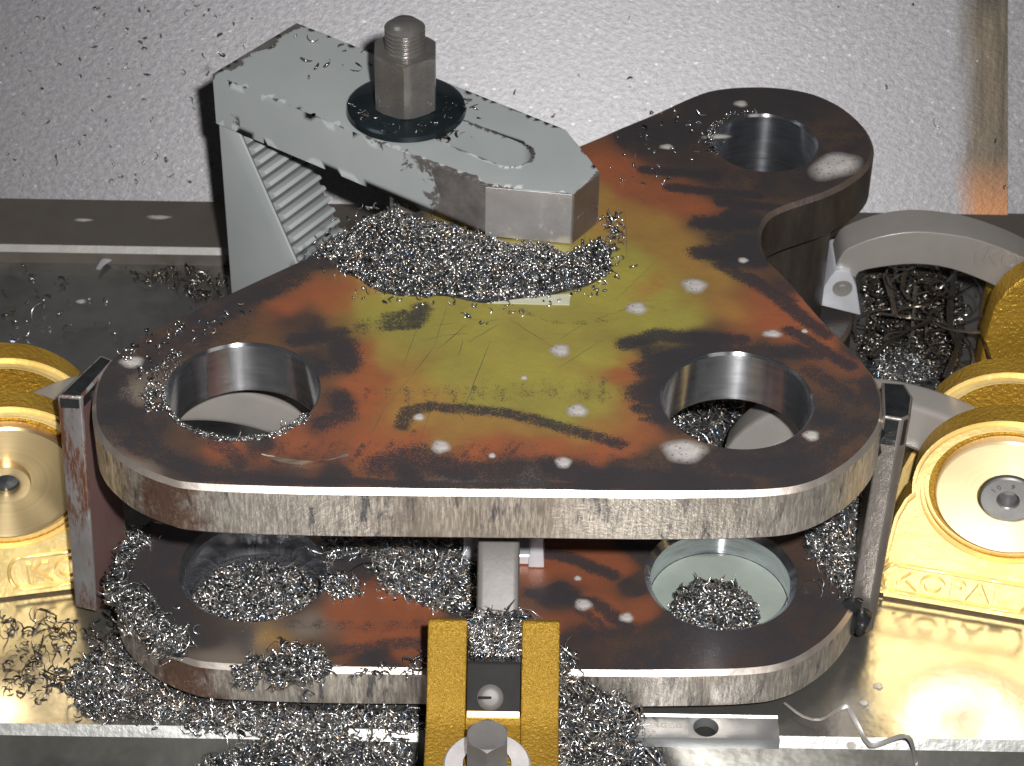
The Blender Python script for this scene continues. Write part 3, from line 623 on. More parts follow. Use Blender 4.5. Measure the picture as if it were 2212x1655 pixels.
# stud / nut / washer
wx,wy=wcen
def stud_prof():
    p=[(.0,.785),(.06,.785),(.082,.765)]
    z=.755
    while z>.56: p+= [(.096,z),(.096,z-.005),(.084,z-.016)]; z-=.022
    p+=[(.09,.5),(.09,ZT)]
    return p
o=lathe('threaded_stud',stud_prof(),(wx,wy,0),(0,0,1),M['nut'],None,48,50); o.location=(wx,wy,0); tag(o,'threaded steel stud rising through the tall nut and strap slot','stud')
def hexnut(name,c,rad,z0,z1,rot,m,ch=.03,top_r=.88,hole=.09):
    vs=[];fs=[];n=48
    def hr(t,rr): 
        k=(t-rot)%(math.pi/3)-math.pi/6; return rr*math.cos(math.pi/6)/math.cos(k)
    zs=[]; rings=[]
    for i in range(n):
        t=2*math.pi*i/n
    def ring(fr,zf): return [(c[0]+math.cos(2*math.pi*i/n)*fr(2*math.pi*i/n),c[1]+math.sin(2*math.pi*i/n)*fr(2*math.pi*i/n),zf(2*math.pi*i/n)) for i in range(n)]
    cut=rad*top_r
    rings=[ring(lambda t:hole,lambda t:z0),ring(lambda t:min(hr(t,rad),cut*1.04),lambda t:z0),ring(lambda t:hr(t,rad),lambda t:z0+max(0,(hr(t,rad)-cut))*.5),ring(lambda t:hr(t,rad),lambda t:z1-max(0,(hr(t,rad)-cut))*.58),ring(lambda t:min(hr(t,rad),cut),lambda t:z1),ring(lambda t:hole,lambda t:z1),ring(lambda t:hole,lambda t:z0)]
    for r in rings: vs+=r
    for j in range(len(rings)-1):
        for i in range(n): k=(i+1)%n; fs.append([j*n+i,j*n+k,(j+1)*n+k,(j+1)*n+i])
    o=meshobj(name,vs,fs,m,local=(c[0],c[1],z0)); fixn(o); smooth_by_angle(o.data,22); return o
o=hexnut('hex_nut',(wx,wy),.166,.342,.64,math.radians(32),M['nut'],hole=.088); tag(o,'tall dark hexagon nut tightened on the black dished washer','nut')
o=lathe('washer',[(.095,.34),(.255,.34),(.282,.325),(.287,.30),(.265,.293),(.10,.292),(.095,.34)],(wx,wy,0),(0,0,1),M['washer'],None,80,40); tag(o,'thick round black washer under the tall nut on the strap','washer')
# ------------------------------------------------------------------ TOE CLAMPS
def text_mesh(body,size,ext,name,m,parent,mtx):
    cu=bpy.data.curves.new(name,'FONT'); cu.body=body; cu.size=size; cu.extrude=ext; cu.bevel_depth=size*.012; cu.space_character=1.12
    t=bpy.data.objects.new(name,cu); COL.objects.link(t); bpy.context.view_layer.update()
    dg=bpy.context.evaluated_depsgraph_get(); me=bpy.data.meshes.new_from_object(t.evaluated_get(dg)); bpy.data.objects.remove(t)
    me.materials.clear(); me.materials.append(m); me.transform(mtx)
    bm=bmesh.new(); bm.from_mesh(me); bm.verts.ensure_lookup_table(); seen=set(); groups=[]
    for v0 in bm.verts:
        if v0.index in seen: continue
        st_=[v0]; grp=[]; seen.add(v0.index)
        while st_:
            q=st_.pop(); grp.append(q.index)
            for e in q.link_edges:
                w_=e.other_vert(q)
                if w_.index not in seen: seen.add(w_.index); st_.append(w_)
        groups.append(set(grp))
    bm.free(); o=None
    for grp in groups:
        idx={v:i for i,v in enumerate(sorted(grp))}; vs=[tuple(me.vertices[v].co) for v in sorted(grp)]
        fs=[[idx[v] for v in p.vertices] for p in me.polygons if p.vertices[0] in idx]
        o=meshobj(name,vs,fs,m,parent,local=np.mean(vs,axis=0))
    return o
def arm_poly(pts,hts):
    p=catmull(pts,.05,False); n=len(p); h=np.interp(np.linspace(0,1,n),np.linspace(0,1,len(hts)),hts); up=[];dn=[]
    for i in range(n):
        t=p[min(i+1,n-1)]-p[max(i-1,0)]; t/=np.linalg.norm(t); nn=np.array([-t[1],t[0]]); up.append(p[i]+nn*h[i]); dn.append(p[i]-nn*h[i])
    return up+dn[::-1]
def toe_clamp(org,yaw,side,label,hub,armpts,armh,shoe_u,text=True,tcut='KOPAL',cheek2=True,zc=.735,zb=ZT):
    """org: point under the disc on the front face line at the base. side=-1: arm reaches to -u"""
    cu_,su_=math.cos(yaw),math.sin(yaw); U=np.array([cu_,su_,0]); Vv=np.array([-su_,cu_,0]); org=np.array(org,float)
    def L(u,v,h): return org+U*u*(-side)+Vv*v+np.array([0,0,h])   # +u points away from the arm
    rt=empty('toe_clamp',tuple(org),label,'toe clamp',None)
    R=.43; rec=.375
    prof=[]
    for t in np.linspace(math.radians(190),math.radians(-8),46): prof.append((R*math.cos(t),zc+R*math.sin(t)))
    prof+=[(.55,.55),(.8,.42),(1.35,.40),(1.35,0),(-.5,0),(-.5,.30),(-.485,.5),(-.45,.62)]
    prof=np.array(prof)[::-1]
    if np.sum(prof[:,0]*np.roll(prof[:,1],-1)-np.roll(prof[:,0],-1)*prof[:,1])<0: prof=prof[::-1]
    hole=np.array(circle((0,zc),rec,64))
    ft,ff=flat_mesh(prof,[hole],.15,0)
    for ci,(v0,v1) in enumerate(((0,.15),(.35,.50))):
        vs=[L(u,v0,h) for u,h in ft]; fs=[list(t) for t in ff]; fm=[0]*len(fs)
        b=len(vs); vs+=[L(u,v1,h) for u,h in prof]; n=len(prof); fs.append([b+i for i in range(n)]); fm.append(0)
        b2=len(vs); vs+=[L(u,v0,h) for u,h in prof]; 
        for i in range(n): k=(i+1)%n; fs.append([b2+i,b+i,b+k,b2+k]); fm.append(1)
        b3=len(vs); m_=len(hole); vs+=[L(u,v0,h) for u,h in hole]+[L(u,v0+.05,h) for u,h in hole]
        for i in range(m_): k=(i+1)%m_; fs.append([b3+i,b3+k,b3+m_+k,b3+m_+i]); fm.append(1)
        fs.append([b3+m_+i for i in range(m_)]); fm.append(1)
        o=meshobj('cheek',vs,fs,None,rt,mats=[M['goldlight'],M['gold']],fm=fm)
        bm=bmesh.new(); bm.from_mesh(o.data); bmesh.ops.remove_doubles(bm,verts=bm.verts,dist=2e-4); bmesh.ops.recalc_face_normals(bm,faces=bm.faces); 
        es=[e for e in bm.edges if len(e.link_faces)==2 and e.calc_face_angle(0)>math.radians(60)]
        bmesh.ops.bevel(bm,geom=es,offset=.018,segments=2,affect='EDGES',clamp_overlap=True); bm.to_mesh(o.data); bm.free(); smooth_by_angle(o.data,40)
        o['label']='front gold cheek' if ci==0 else 'rear gold cheek'
        if ci==0: ck=o
    # web block between cheeks at the rear
    prism('web',[L(.45,.152,0),L(1.34,.152,0),L(1.34,.152,.34),L(.5,.152,.5)],Vv*.196,M['gold'],rt,.006,1)
    dc=L(0,0,zc)
    if hub=='socket':
        pr=[(.325,.045),(.325,.004),(.318,-.004),(.30,-.006),(.14,-.002),(.137,.004)]
        disc=lathe_y('pivot_disc',pr,dc,yaw,M['disc'],rt)
        lathe_y('hub_screw',[(.128,.01),(.128,-.008),(.12,-.014),(.052,-.014),(.046,-.008),(.046,.03),(.0,.03)],(dc),yaw,M['boltdark'],rt).location=tuple(dc-parent_world(rt))
        tx='10.9'
        for i,ch in enumerate(tx):
            ang=math.radians(145-i*22); 
            mt=Matrix.Translation(Vector(dc-Vv*.0135+U*(.085*math.cos(ang))+np.array([0,0,.085*math.sin(ang)])))@Matrix.Rotation(yaw,4,'Z')@Matrix.Rotation(math.pi/2,4,'X')@Matrix.Rotation(ang-math.pi/2,4,'Z')@Matrix.Translation((-.014,-.014,0))
            text_mesh(ch,.034,.0012,'stamped_digit',M['darksteel'],rt,mt)
    else:
        pr=[(.325,.045),(.325,.004),(.315,-.006),(.30,-.002),(.11,.012),(.105,-.01),(.07,-.012),(.058,-.008),(.056,.03)]
        lathe_y('pivot_disc',pr,dc,yaw,M['disc_brown'],rt)
        lathe_y('hub_screw',[(.055,.012),(.0,.010)],dc,yaw,M['darksteel'],rt)
    # arm
    pl_=arm_poly(armpts,armh); arm=prism('arm',[L(u,.162,h) for u,h in pl_],Vv*.176,M['armgrey'],rt,.03,4,ang=40)
    # shoe
    u0,h0=shoe_u
    sh=[(u0-.105,h0),(u0+.105,h0),(u0+.085,h0+.10),(u0+.055,h0+.19),(u0+.02,h0+.22),(u0-.02,h0+.22),(u0-.055,h0+.19),(u0-.085,h0+.10)]
    s=prism('shoe',[L(u,.12,h) for u,h in sh],Vv*.26,M['alu'],rt,.008,2)
    lathe_y('shoe_pin',[(.0,-.004),(.022,-.004),(.026,.004),(.045,.002),(.05,.01)],L(u0,.116,h0+.13),yaw,M['steel'],s,24)
    if text:
        mirror=0
        mt=Matrix.Translation(Vector(L(0,0,0)))@Matrix.Rotation(yaw,4,'Z')
        x0=text[0]; h=text[1]
        mt=mt@Matrix.Translation((x0,-.004,h))@Matrix.Rotation(math.pi/2,4,'X')
        text_mesh('KOPAL',text[2],.006,'raised_lettering',M['goldlight'],rt,mt)
        wd=text[2]*3.65; hh=text[2]*.5; y_=text[2]*.36
        pts=[(x0-.03+math.cos(t)*0,0) for t in ()]
        fr=[]
        for t in np.linspace(math.pi/2,3*math.pi/2,8): fr.append((x0-.01+hh*.7*math.cos(t),h+y_+hh*1.1*math.sin(t)))
        for t in np.linspace(-math.pi/2,math.pi/2,8): fr.append((x0+wd+hh*.7*math.cos(t),h+y_+hh*1.1*math.sin(t)))
        fr.append(fr[0])
        bead('lettering_frame',[org+U*x-Vv*.003+np.array([0,0,z]) for x,z in fr],.009,M['goldlight'],rt,6,0)
    return rt,L
armR=[(.05,.66),(-.28,.86),(-.62,.93),(-.95,.86),(-1.15,.70),(-1.24,.54)]
toe_clamp((2.232,-.004,ZT),-.222,-1,'gold toe clamp at the right edge, its turned disc carrying a grey socket screw','socket',armR,[.13,.13,.12,.11,.095,.085],(-1.24,.31),text=(-.44,.085,.155))
armL=[(.05,.66),(-.25,.86),(-.6,.93),(-.95,.90),(-1.25,.76),(-1.42,.56)]
pcl=onplane(14,1045,(-2.374,-.009,ZT),(-.2,.98,0))
print('left disc centre',pcl)
toe_clamp((float(pcl[0]),float(pcl[1]),ZT),.203,1,'gold toe clamp at the left edge, its turned disc cut off by the frame','plain',armL,[.13,.13,.12,.11,.095,.085],(-1.40,.31),text=(.02,.09,.18),zc=float(pcl[2]-ZT))
# rear right clamp: arched grey arm reaching left onto the lower plate's rear boss
YB=1.90
ytop=[(1806,575),(1822,545),(1848,530),(1900,512),(1976,501),(2060,508),(2120,521),(2212,557),(2300,610)]
ybot=[(1850,602),(1856,588),(1900,578),(1976,571),(2054,581),(2143,615),(2194,646),(2260,690)]
rt=empty('toe_clamp',(2.5,YB,ZT),'grey arched clamp arm with silver shoe at upper right, gold body cut by frame','toe clamp')
pa=list(catmull([V(x,y,YB) for x,y in ytop],.05,False))+list(catmull([V(x,y,YB) for x,y in ybot],.05,False))[::-1]
arm=prism('arm',pa,(0,.2,0),M['armgrey'],rt,.045,5,ang=45)
c1=V(1812,680,YB-.03)
shp=[V(x,y,YB-.03) for x,y in [(1762,658),(1768,640),(1792,600),(1804,586),(1820,582),(1838,588),(1850,618),(1860,682)]]
s=prism('shoe',shp,(0,.28,0),M['alu'],rt,.01,2)
lathe_y('shoe_pin',[(.0,-.006),(.02,-.006),(.024,.002),(.05,.0),(.055,.01)],V(1820,624,YB-.034),0,M['steel'],s,24)
p=V(2100,533,YB-.0); 
text_mesh('(KOPAL',.13,.003,'raised_lettering',M['armgrey'],rt,Matrix.Translation(Vector(V(2100,556,YB-.004)))@Matrix.Rotation(math.radians(90),4,'X')@Matrix.Rotation(math.radians(-17),4,'Z'))
for i,yy in enumerate((YB-.17,YB+.22)):
    dx=0 if i==0 else -.12
    c=V(2240,650,yy); pr=[]
    pp=[V(x,y,yy) for x,y in ([(2118,790),(2126,740),(2150,665),(2175,630),(2205,606),(2260,580),(2400,590),(2500,800)] if i==0 else [(2110,800),(2122,720),(2138,650),(2152,636),(2180,620),(2260,600),(2400,590),(2500,800)])]
    pp+= [np.array([pp[-1][0],yy,ZT]),np.array([pp[0][0],yy,ZT])]
    o=prism('cheek',pp,(0,.15,0),M['gold'],rt,.02,3,ang=25)
# dark steel riser under plate at right rear
# ------------------------------------------------------------------ FRONT CLAMP (seen end on)
rim=[(-.80,-.66),(-.81,-.625),(-.845,-.605),(-.92,-.655),(-.98,-.712),(-1.06,-.80),(-1.13,-.868),(-1.2,-.885),(-1.45,-.885),(-1.9,-.885),(-1.9,-1.9),(-.8,-1.9)]
fc=empty('toe_clamp',(-.07,-1.2,-1.9),'gold toe clamp at front centre seen end on, twin textured cheeks and hex bolt','toe clamp')
def xat(px,py,Y): return float(V(px,py,Y)[0])
xl0,xl1,xr0,xr1=xat(922,1400,-.98),xat(1008,1400,-.98),xat(1127,1400,-.98),xat(1210,1400,-.98)
print('cheek x',xl0,xl1,xr0,xr1)
o=prism('cheek',[(xl0,y,z) for y,z in rim],(xl1-xl0,0,0),M['goldfront'],fc,.014,4,ang=35); o['label']='left textured gold cheek'
o=prism('cheek',[(xr0,y,z) for y,z in rim],(xr1-xr0,0,0),M['goldfront'],fc,.014,4,ang=35); o['label']='right textured gold cheek'
web=[(-1.125,-.882),(-1.14,-.878),(-1.16,-.900),(-1.9,-.900),(-1.9,-1.9),(-1.125,-1.9)]
prism('web',[(xl1+.001,y,z) for y,z in web],(xr0-xl1-.002,0,0),M['goldfront'],fc,0)
prism('web_lip',[(xl1+.004,-1.118,-.884),(xl1+.004,-1.118,-.862),(xl1+.004,-1.142,-.880),(xl1+.004,-1.150,-.896)],(xr0-xl1-.008,0,0),M['goldedge'],fc,.002,1)
cv=prism('cover_plate',[(xl1+.003,y,z) for y,z in [(-.955,-.735),(-.94,-.75),(-.94,-.95),(-1.117,-.95),(-1.117,-.885),(-1.108,-.878),(-.97,-.738)]],(xr0-xl1-.006,0,0),M['blackplate'],fc,.004,2)
pc=onplane(1059,1507,(0,-1.04,-.81),(0,-.714,.70)); nn=np.array([0,-.714,.70]); 
sl=lathe('slotted_screw',[(0,.017),(.03,.016),(.046,.012),(.055,.004),(.056,-.002)],pc,nn,M['armsteel'],fc,40)
tt=np.array([.93,.26,-.26]); tt/=np.linalg.norm(tt); bb=np.cross(nn,tt); 
prism('screw_slot',[pc+tt*.053+bb*.006+nn*.0105,pc-tt*.053+bb*.006+nn*.0105,pc-tt*.053-bb*.006+nn*.0105,pc+tt*.053-bb*.006+nn*.0105],nn*.0085,M['darksteel'],sl,.001,1)
bc=P(1052,1655,-.88)
o=lathe('flange_washer',[(.10,.012),(.172,.012),(.18,.004),(.182,-.018)],(bc[0],bc[1],-.878),(0,0,1),M['white'],fc,64)
o=hexnut('clamp_bolt_head',(bc[0]-.0,bc[1]+.015),.094,-.866,-.71,math.radians(30),M['boltdark'],hole=.001,top_r=.86); o.parent=fc; o.location=tuple(np.array(o.location)-parent_world(fc))
# arm rising between cheeks to its shoe on the lower plate
armc=[(-1.02,-.98),(-.80,-.84),(-.62,-.68),(-.42,-.55),(-.22,-.56),(-.08,-.70),(-.02,-.84)]
pl_=arm_poly(armc,[.07,.075,.08,.085,.085,.08,.07]); xa0,xa1=xat(1030,1300,-.6),xat(1121,1300,-.6)
prism('arm',[(xa0,y,z) for y,z in pl_],(xa1-xa0,0,0),M['armsteel'],fc,.03,4,ang=40)
shx0,shx1=float(P(998,1225,LZ)[0]),float(P(1176,1225,LZ)[0]); ys=-.055
for a_,b_ in ((shx0,shx0+.055),(shx1-.075,shx1)):
    prism('shoe',[(a_,ys,LZ+.004),(b_,ys,LZ+.004),(b_-.012,ys+.03,LZ+.2),(a_+.012,ys+.03,LZ+.2)],(0,.16,0),M['alu'],fc,.008,2)
prism('shoe_foot',[(shx0+.03,ys+.02,LZ+.003),(shx1-.03,ys+.02,LZ+.003),(shx1-.03,ys+.02,LZ+.06),(shx0+.03,ys+.02,LZ+.06)],(0,.12,0),M['alu'],fc,.006,1)
# ------------------------------------------------------------------ parallel block with hole and engraving
zb=-1.29; q=[P(1300,1546,zb),P(1680,1550,zb)]; y0=float(P(1676,1599,zb)[1]); y1=float(q[0][1]); x0,x1=float(q[0][0])-.25,float(q[1][0])
hc=P(1525,1571,zb)[:2]; ol=dens([(x0,y0),(x1,y0),(x1,y1),(x0,y1)],.1); hl=circle(hc,.055,40); v,f=flat_mesh(ol,[hl],.08,0)
vs=[(x,y,zb) for x,y in v]; fs=[list(t) for t in f]; n=len(ol); b=len(vs); vs+=[(x,y,zb) for x,y in ol]+[(x,y,ZT+.003) for x,y in ol]
fs+=[[b+i,b+n+i,b+n+(i+1)%n,b+(i+1)%n] for i in range(n)]; b=len(vs); m_=len(hl); vs+=[(x,y,zb) for x,y in hl]+[(x,y,ZT+.006) for x,y in hl]; fs+=[[b+i,b+(i+1)%m_,b+m_+(i+1)%m_,b+m_+i] for i in range(m_)]
M['block']=metal('ground_gauge_steel',(.30,.31,.32),(.36,.37,.38),.33,.7,4,(1,1,1),.2,30,.003)
o=meshobj('parallel_block',vs,fs,M['block'],local=((x0+x1)/2,(y0+y1)/2,ZT)); 
bm=bmesh.new(); bm.from_mesh(o.data); bmesh.ops.remove_doubles(bm,verts=bm.verts,dist=1e-4); bmesh.ops.recalc_face_normals(bm,faces=bm.faces); bm.to_mesh(o.data); bm.free(); bevelobj(o,.006,2,50)
tag(o,'ground steel block with one round hole and faint engraving under the lower plate','steel block')
PB=o
disc_obj_late=(hc,)
e1=prism('block_edge',[(x0,y1+.001,zb-.002),(x1,y1+.001,zb-.002),(x1,y1+.012,zb+.006),(x0,y1+.012,zb+.006)],(0,.006,-.02),M['tablechamfer'],None,0); e1.parent=PB; e1.location=tuple(np.array(e1.location)-parent_world(PB))
for tx,px,py in (('ENERGE.U',1372,1570),('1100',1372,1588)):
    p=P(px,py,zb+.001); text_mesh(tx,.042,.0006,'engraved_text',M['steel'],PB,Matrix.Translation(Vector(p)))
def disc_obj(name,c,rad,z,m,n=48):
    vs=[(c[0],c[1],z)]+[(x,y,z) for x,y in circle(c,rad,n)]; fs=[[0,i+1,(i+1)%n+1] for i in range(n)]
    return meshobj(name,vs,fs,m,local=(c[0],c[1],z))
o=disc_obj('hole_shade_disc',hc,.0545,ZT+.005,M['blackplate'],32); o.parent=PB; o.location=tuple(np.array(o.location)-parent_world(PB))  # dark disc added to stand for the shade deep in the hole
o=disc_obj('coolant_pool',HR[0],.317,LZ-.155,M['coolant']); tag(o,'milky coolant pooled in the right hole of the lower plate','coolant')
o=disc_obj('coolant_pool',HL[0],.320,LZ-.216,M['chipbase']); tag(o,'dark oily sludge at the bottom of the left hole of the lower plate','coolant')
# ------------------------------------------------------------------ coolant drops and foam spots
def blob(name,px,py,rx,ry,z,label,rot=0,group=None,h=.004,cat='coolant drop',m='foam',bub=True):
    c=P(px,py,z); n=28; vs=[]; rim=[]
    radii=[0,.3,.5,.7,.85,.95,1.]; hs=[1,.95,.85,.6,.35,.15,0]
    ph=random.uniform(0,6)
    for rr,hh in zip(radii,hs):
        for i in range(n):
            t=2*math.pi*i/n; k=1+.06*math.sin(3*t+ph)+.04*math.sin(5*t+ph*2)
            a=rx/500*rr*k*math.cos(t); b=ry/500*rr*k*math.sin(t)
            vs.append((c[0]+a*math.cos(rot)-b*math.sin(rot),c[1]+a*math.sin(rot)+b*math.cos(rot),z+.0015+h*hh)); rim.append(min(1,(1-rr)*1.9+.0))
    fs=[]
    for j in range(len(radii)-1):
        for i in range(n): k=(i+1)%n; fs.append([j*n+i,j*n+k,(j+1)*n+k,(j+1)*n+i])
    o=meshobj(name,vs,fs,M[m],local=(c[0],c[1],z)); fixn(o); smooth_by_angle(o.data,80)
    a=o.data.attributes.new('rim','FLOAT','POINT'); a.data.foreach_set('value',np.array(rim[:len(o.data.vertices)],np.float32))
    tag(o,label,cat,group); return o
G='foamy coolant spots on the upper plate'
for q in [(1500,618,34,33,'large hazy foam spot on the orange-olive border right of the strap nose'),(1375,667,28,27,'foam spot crossed by the thin curved grey mark'),(1210,758,26,27,'foam spot in the middle of the olive area'),(1247,888,27,25,'foam spot at the lower end of the olive area beside the dark sweep'),
 (1478,975,53,43,'largest round grey foam spot, just below the right hole'),(952,966,23,25,'bright round foam spot on the front black smear, left one of two'),(1217,1000,20,21,'bright round foam spot on the front black smear, right one of two'),(1605,563,14,13,'small foam spot on the dark band right of the plate waist'),
 (1752,942,20,20,'foam spot between the right hole and the plate corner'),(1063,985,9,10,'tiny foam spot between the two bright front spots'),(905,902,14,14,'faint foam spot inside the hook of the dark sweep'),(1600,225,20,18,'foam spot behind the rear hole'),(285,783,30,24,'foam spot at the far left corner of the plate'),(1132,817,9,9,'tiny faint foam spot above the tooth-like dark band'),
 (1738,716,9,9,'tiny foam spot near the right slanted edge'),(1668,722,26,16,'smeared grey foam streak above the right hole')]:
    blob('coolant_drop',q[0],q[1],q[2],q[3],0.,q[4],group=G)
o=blob('coolant_drop',1804,360,84,54,0.,'large elongated pale foam puddle beside the rear hole',rot=math.radians(38),group=G,h=.02)
for q in [(1548,296,42,12,.1,'streaky foam trail left of the rear hole'),(1440,318,20,14,0,'foam blob left of the rear hole trail')]:
    blob('coolant_drop',q[0],q[1],q[2],q[3],0.,q[5],rot=q[4],group=G)
for q in [(1260,1307,23,22,'foam spot on the lower plate right of the front clamp, largest of three'),(1353,1335,19,18,'foam spot on the lower plate nearest its right hole'),(1248,1250,10,10,'smallest foam spot on the lower plate near the silver shoe')]:
    blob('coolant_drop',q[0],q[1],q[2],q[3],LZ,q[4],group='foamy coolant spots on the lower plate')
blob('coolant_drop',175,652,16,12,ZT,'single foam spot on the dark table behind the left clamp',group='drops on the table')
for q in [(343,470,40,12,'bright elongated coolant smear on the rear ledge'),(180,476,30,9,'fainter coolant smear on the rear ledge')]:
    blob('coolant_drop',q[0],q[1],q[2],q[3],ZL,q[4],group='smears on the rear ledge')
for i,(x,y,s) in enumerate([(1900,1483,12),(1872,1510,10),(1868,1520,13),(1842,1612,14),(1860,1592,9),(1780,1555,8)]):
    pass
tb=[(1840,1611,14,'round milky drop on the table beside the coiled wire chip'),(1897,1483,13,'milky drop on the table below the right bar'),(1866,1519,13,'wider milky drop on the table under the plate corner')]
for q in tb: blob('coolant_drop',q[0],q[1],q[2],q[2],ZT,q[3],group='drops on the table')
# ------------------------------------------------------------------ tape, wire curls
c=[P(1052,656,.0),P(1230,660,.0),P(1232,636,.0),P(1180,640,0),P(1100,650,.0)]
o=meshobj('tape_strip',[(*q[:2],.0045) for q in c]+[(*q[:2],.001) for q in c],[[0,1,2,3,4],[5,6,1,0],[6,7,2,1],[7,8,3,2]],M['tape'],local=(float(c[0][0]),float(c[0][1]),0)); fixn(o); tag(o,'pale translucent tape strip half under the swarf pile','tape')
def ribbon(name,pts,w,m,label,cat='wire chip',tw=.6):
    p=catmull(pts,.03,False); vs=[];fs=[]
    for i,q in enumerate(p):
        t=p[min(i+1,len(p)-1)]-p[max(i-1,0)]; t/=np.linalg.norm(t)+1e-9; a=np.cross(t,[0,0,1.]); a/=np.linalg.norm(a)+1e-9; b=np.cross(t,a); an=i*tw*.1; s_=math.sin(math.pi*min(1,max(.12,i/len(p)*1.0)))
        ww=w*(.4+.6*s_)
        d1=a*math.cos(an)+b*math.sin(an); d2=np.cross(t,d1)
        vs+=[q+d1*ww,q+d2*ww*.35,q-d1*ww,q-d2*ww*.2]
    for i in range(len(p)-1):
        for k in range(4): fs.append([i*4+k,i*4+(k+1)%4,(i+1)*4+(k+1)%4,(i+1)*4+k])
    o=meshobj(name,vs,fs,m,local=tuple(p[0])); fixn(o); smooth_by_angle(o.data,60); tag(o,label,cat); return o
wp=[P(1745,1568,ZT+.03),P(1775,1592,ZT+.02),P(1815,1603,ZT+.03),P(1850,1585,ZT+.08),P(1885,1580,ZT+.12),P(1900,1602,ZT+.08),P(1915,1640,ZT+.03),P(1935,1663,ZT+.02)]
sc_=lambda x,y,dz=.02: P(x,y,ZT+dz)
wp=[sc_(1694,1518,.03),sc_(1735,1548,.03),sc_(1772,1555,.04),sc_(1800,1540,.1),sc_(1828,1525,.14),sc_(1842,1545,.1),sc_(1860,1583,.04),sc_(1880,1610,.03),sc_(1905,1605,.05),sc_(1940,1592,.1),sc_(1962,1592,.12),sc_(1972,1612,.05),sc_(1980,1655,-.1),sc_(1985,1700,-.2)]
ribbon('wire_curl',wp,.011,M['steel'],'long wavy dark wire chip trailing over the table front edge at the lower right')
ribbon('wire_curl',[P(x,y,.012) for x,y in [(566,980),(600,992),(650,999),(700,996),(752,982)]],.012,M['chip'],'thin shiny crescent of swarf on the plate front left',tw=3)
ribbon('wire_curl',[P(x,y,ZT+.03) for x,y in [(212,582),(222,568),(240,555),(262,548)]],.022,M['white'],'pale curved chip alone on the dark table upper left')
ribbon('wire_curl',[P(x,y,LZ+.05) for x,y in [(1826,1095),(1834,1130),(1838,1160),(1820,1172)]],.022,M['white'],'white curved plastic chip beside the right bar')
# ------------------------------------------------------------------ SWARF
def chips(name,pos,nrm_up=None,size=(.012,.028),width=(.006,.014),m=None,label='',base=None,flat=.5,long=0.,seed=1,kindlabel='swarf',span=(1.2,5.0)):
    g=np.random.default_rng(seed); n=len(pos); K=7
    rad=g.uniform(*size,n)*1.15; width=(width[0]*1.3,width[1]*1.5); ang=g.uniform(span[0],span[1],n); wd=g.uniform(*width,n); pitch=g.normal(0,.5,n)*rad
    if long>0:
        lm=g.random(n)<long; rad=np.where(lm,rad*g.uniform(1.5,3,n),rad); wd=np.where(lm,wd*.5,wd)
    # random orientation, biased flat
    ax=g.normal(0,1,(n,3)); ax[:,2]+=np.sign(ax[:,2])*flat*1.5; ax/=np.linalg.norm(ax,axis=1)[:,None]
    rd=g.normal(0,1,(n,3)); e1=np.cross(ax,rd); e1/=np.linalg.norm(e1,axis=1)[:,None]; e2=np.cross(ax,e1)
    t=np.linspace(0,1,K)[None,:]*ang[:,None]; tp=np.sin(np.linspace(.12,.92,K)*math.pi)[None,:]
    cen=pos[:,None,:]+e1[:,None,:]*(rad[:,None]*(np.cos(t)-np.cos(t).mean(1,keepdims=True)))[:,:,None]+e2[:,None,:]*(rad[:,None]*(np.sin(t)-np.sin(t).mean(1,keepdims=True)))[:,:,None]+ax[:,None,:]*(pitch[:,None]*t)[:,:,None]
    outd=e1[:,None,:]*np.cos(t)[:,:,None]+e2[:,None,:]*np.sin(t)[:,:,None]
    w=(wd[:,None]*tp)[:,:,None]
    a=cen+ax[:,None,:]*w*.5; b=cen-ax[:,None,:]*w*.5; c=cen+outd*w*.32
    V_=np.stack([a,c,b],2).reshape(n,K*3,3)
    fc=[]
    for i in range(K-1):
        for k in range(3): fc.append([i*3+k,i*3+(k+1)%3,(i+1)*3+(k+1)%3,(i+1)*3+k])
    fc=np.array(fc); Fs=(fc[None]+(np.arange(n)*K*3)[:,None,None]).reshape(-1,4)
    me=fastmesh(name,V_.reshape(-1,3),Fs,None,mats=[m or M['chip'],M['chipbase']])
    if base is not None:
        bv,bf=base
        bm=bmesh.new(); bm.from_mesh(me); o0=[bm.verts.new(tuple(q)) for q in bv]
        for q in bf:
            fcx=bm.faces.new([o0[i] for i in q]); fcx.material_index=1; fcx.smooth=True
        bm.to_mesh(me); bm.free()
    o=bpy.data.objects.new(name,me); COL.objects.link(o); tag(o,label,'swarf',None,'stuff'); return o
def in_region(pxpoly,z,n,seed,edge_soft=.06):
    g=np.random.default_rng(seed); poly=np.array([P(x,y,z)[:2] for x,y in pxpoly]); lo,hi=poly.min(0)-.05,poly.max(0)+.05; out=[]
    while sum(len(x) for x in out)<n:
        p=g.uniform(lo,hi,(n*2,2)); ins=inpoly(p,poly); d=dist_poly(p,poly,True); sd=np.where(ins,d,-d)+ (vnoise(p,9,seed)-.5)*edge_soft
        k=(sd>0)|(g.random(len(p))<np.exp(-np.maximum(-sd,0)/.025)*.06*(sd>-.12)); out.append(np.c_[p[k],sd[k]])
    q=np.vstack(out)[:n]; return q,poly
def mound(poly,z0,hmax,wid,seed,sp=.05,zoff=-.012,hfun=None):
    v,f=flat_mesh(catmull(poly,.05),[],sp,0); d=dist_poly(v,poly,True); h=hmax*np.clip(d/wid,0,1)**.8*(.75+.5*vnoise(v,6,seed))
    zz=z0+h+zoff if hfun is None else hfun(v,h)
    return (np.c_[v,np.maximum(zz,z0+.001) if hfun is None else zz],f)
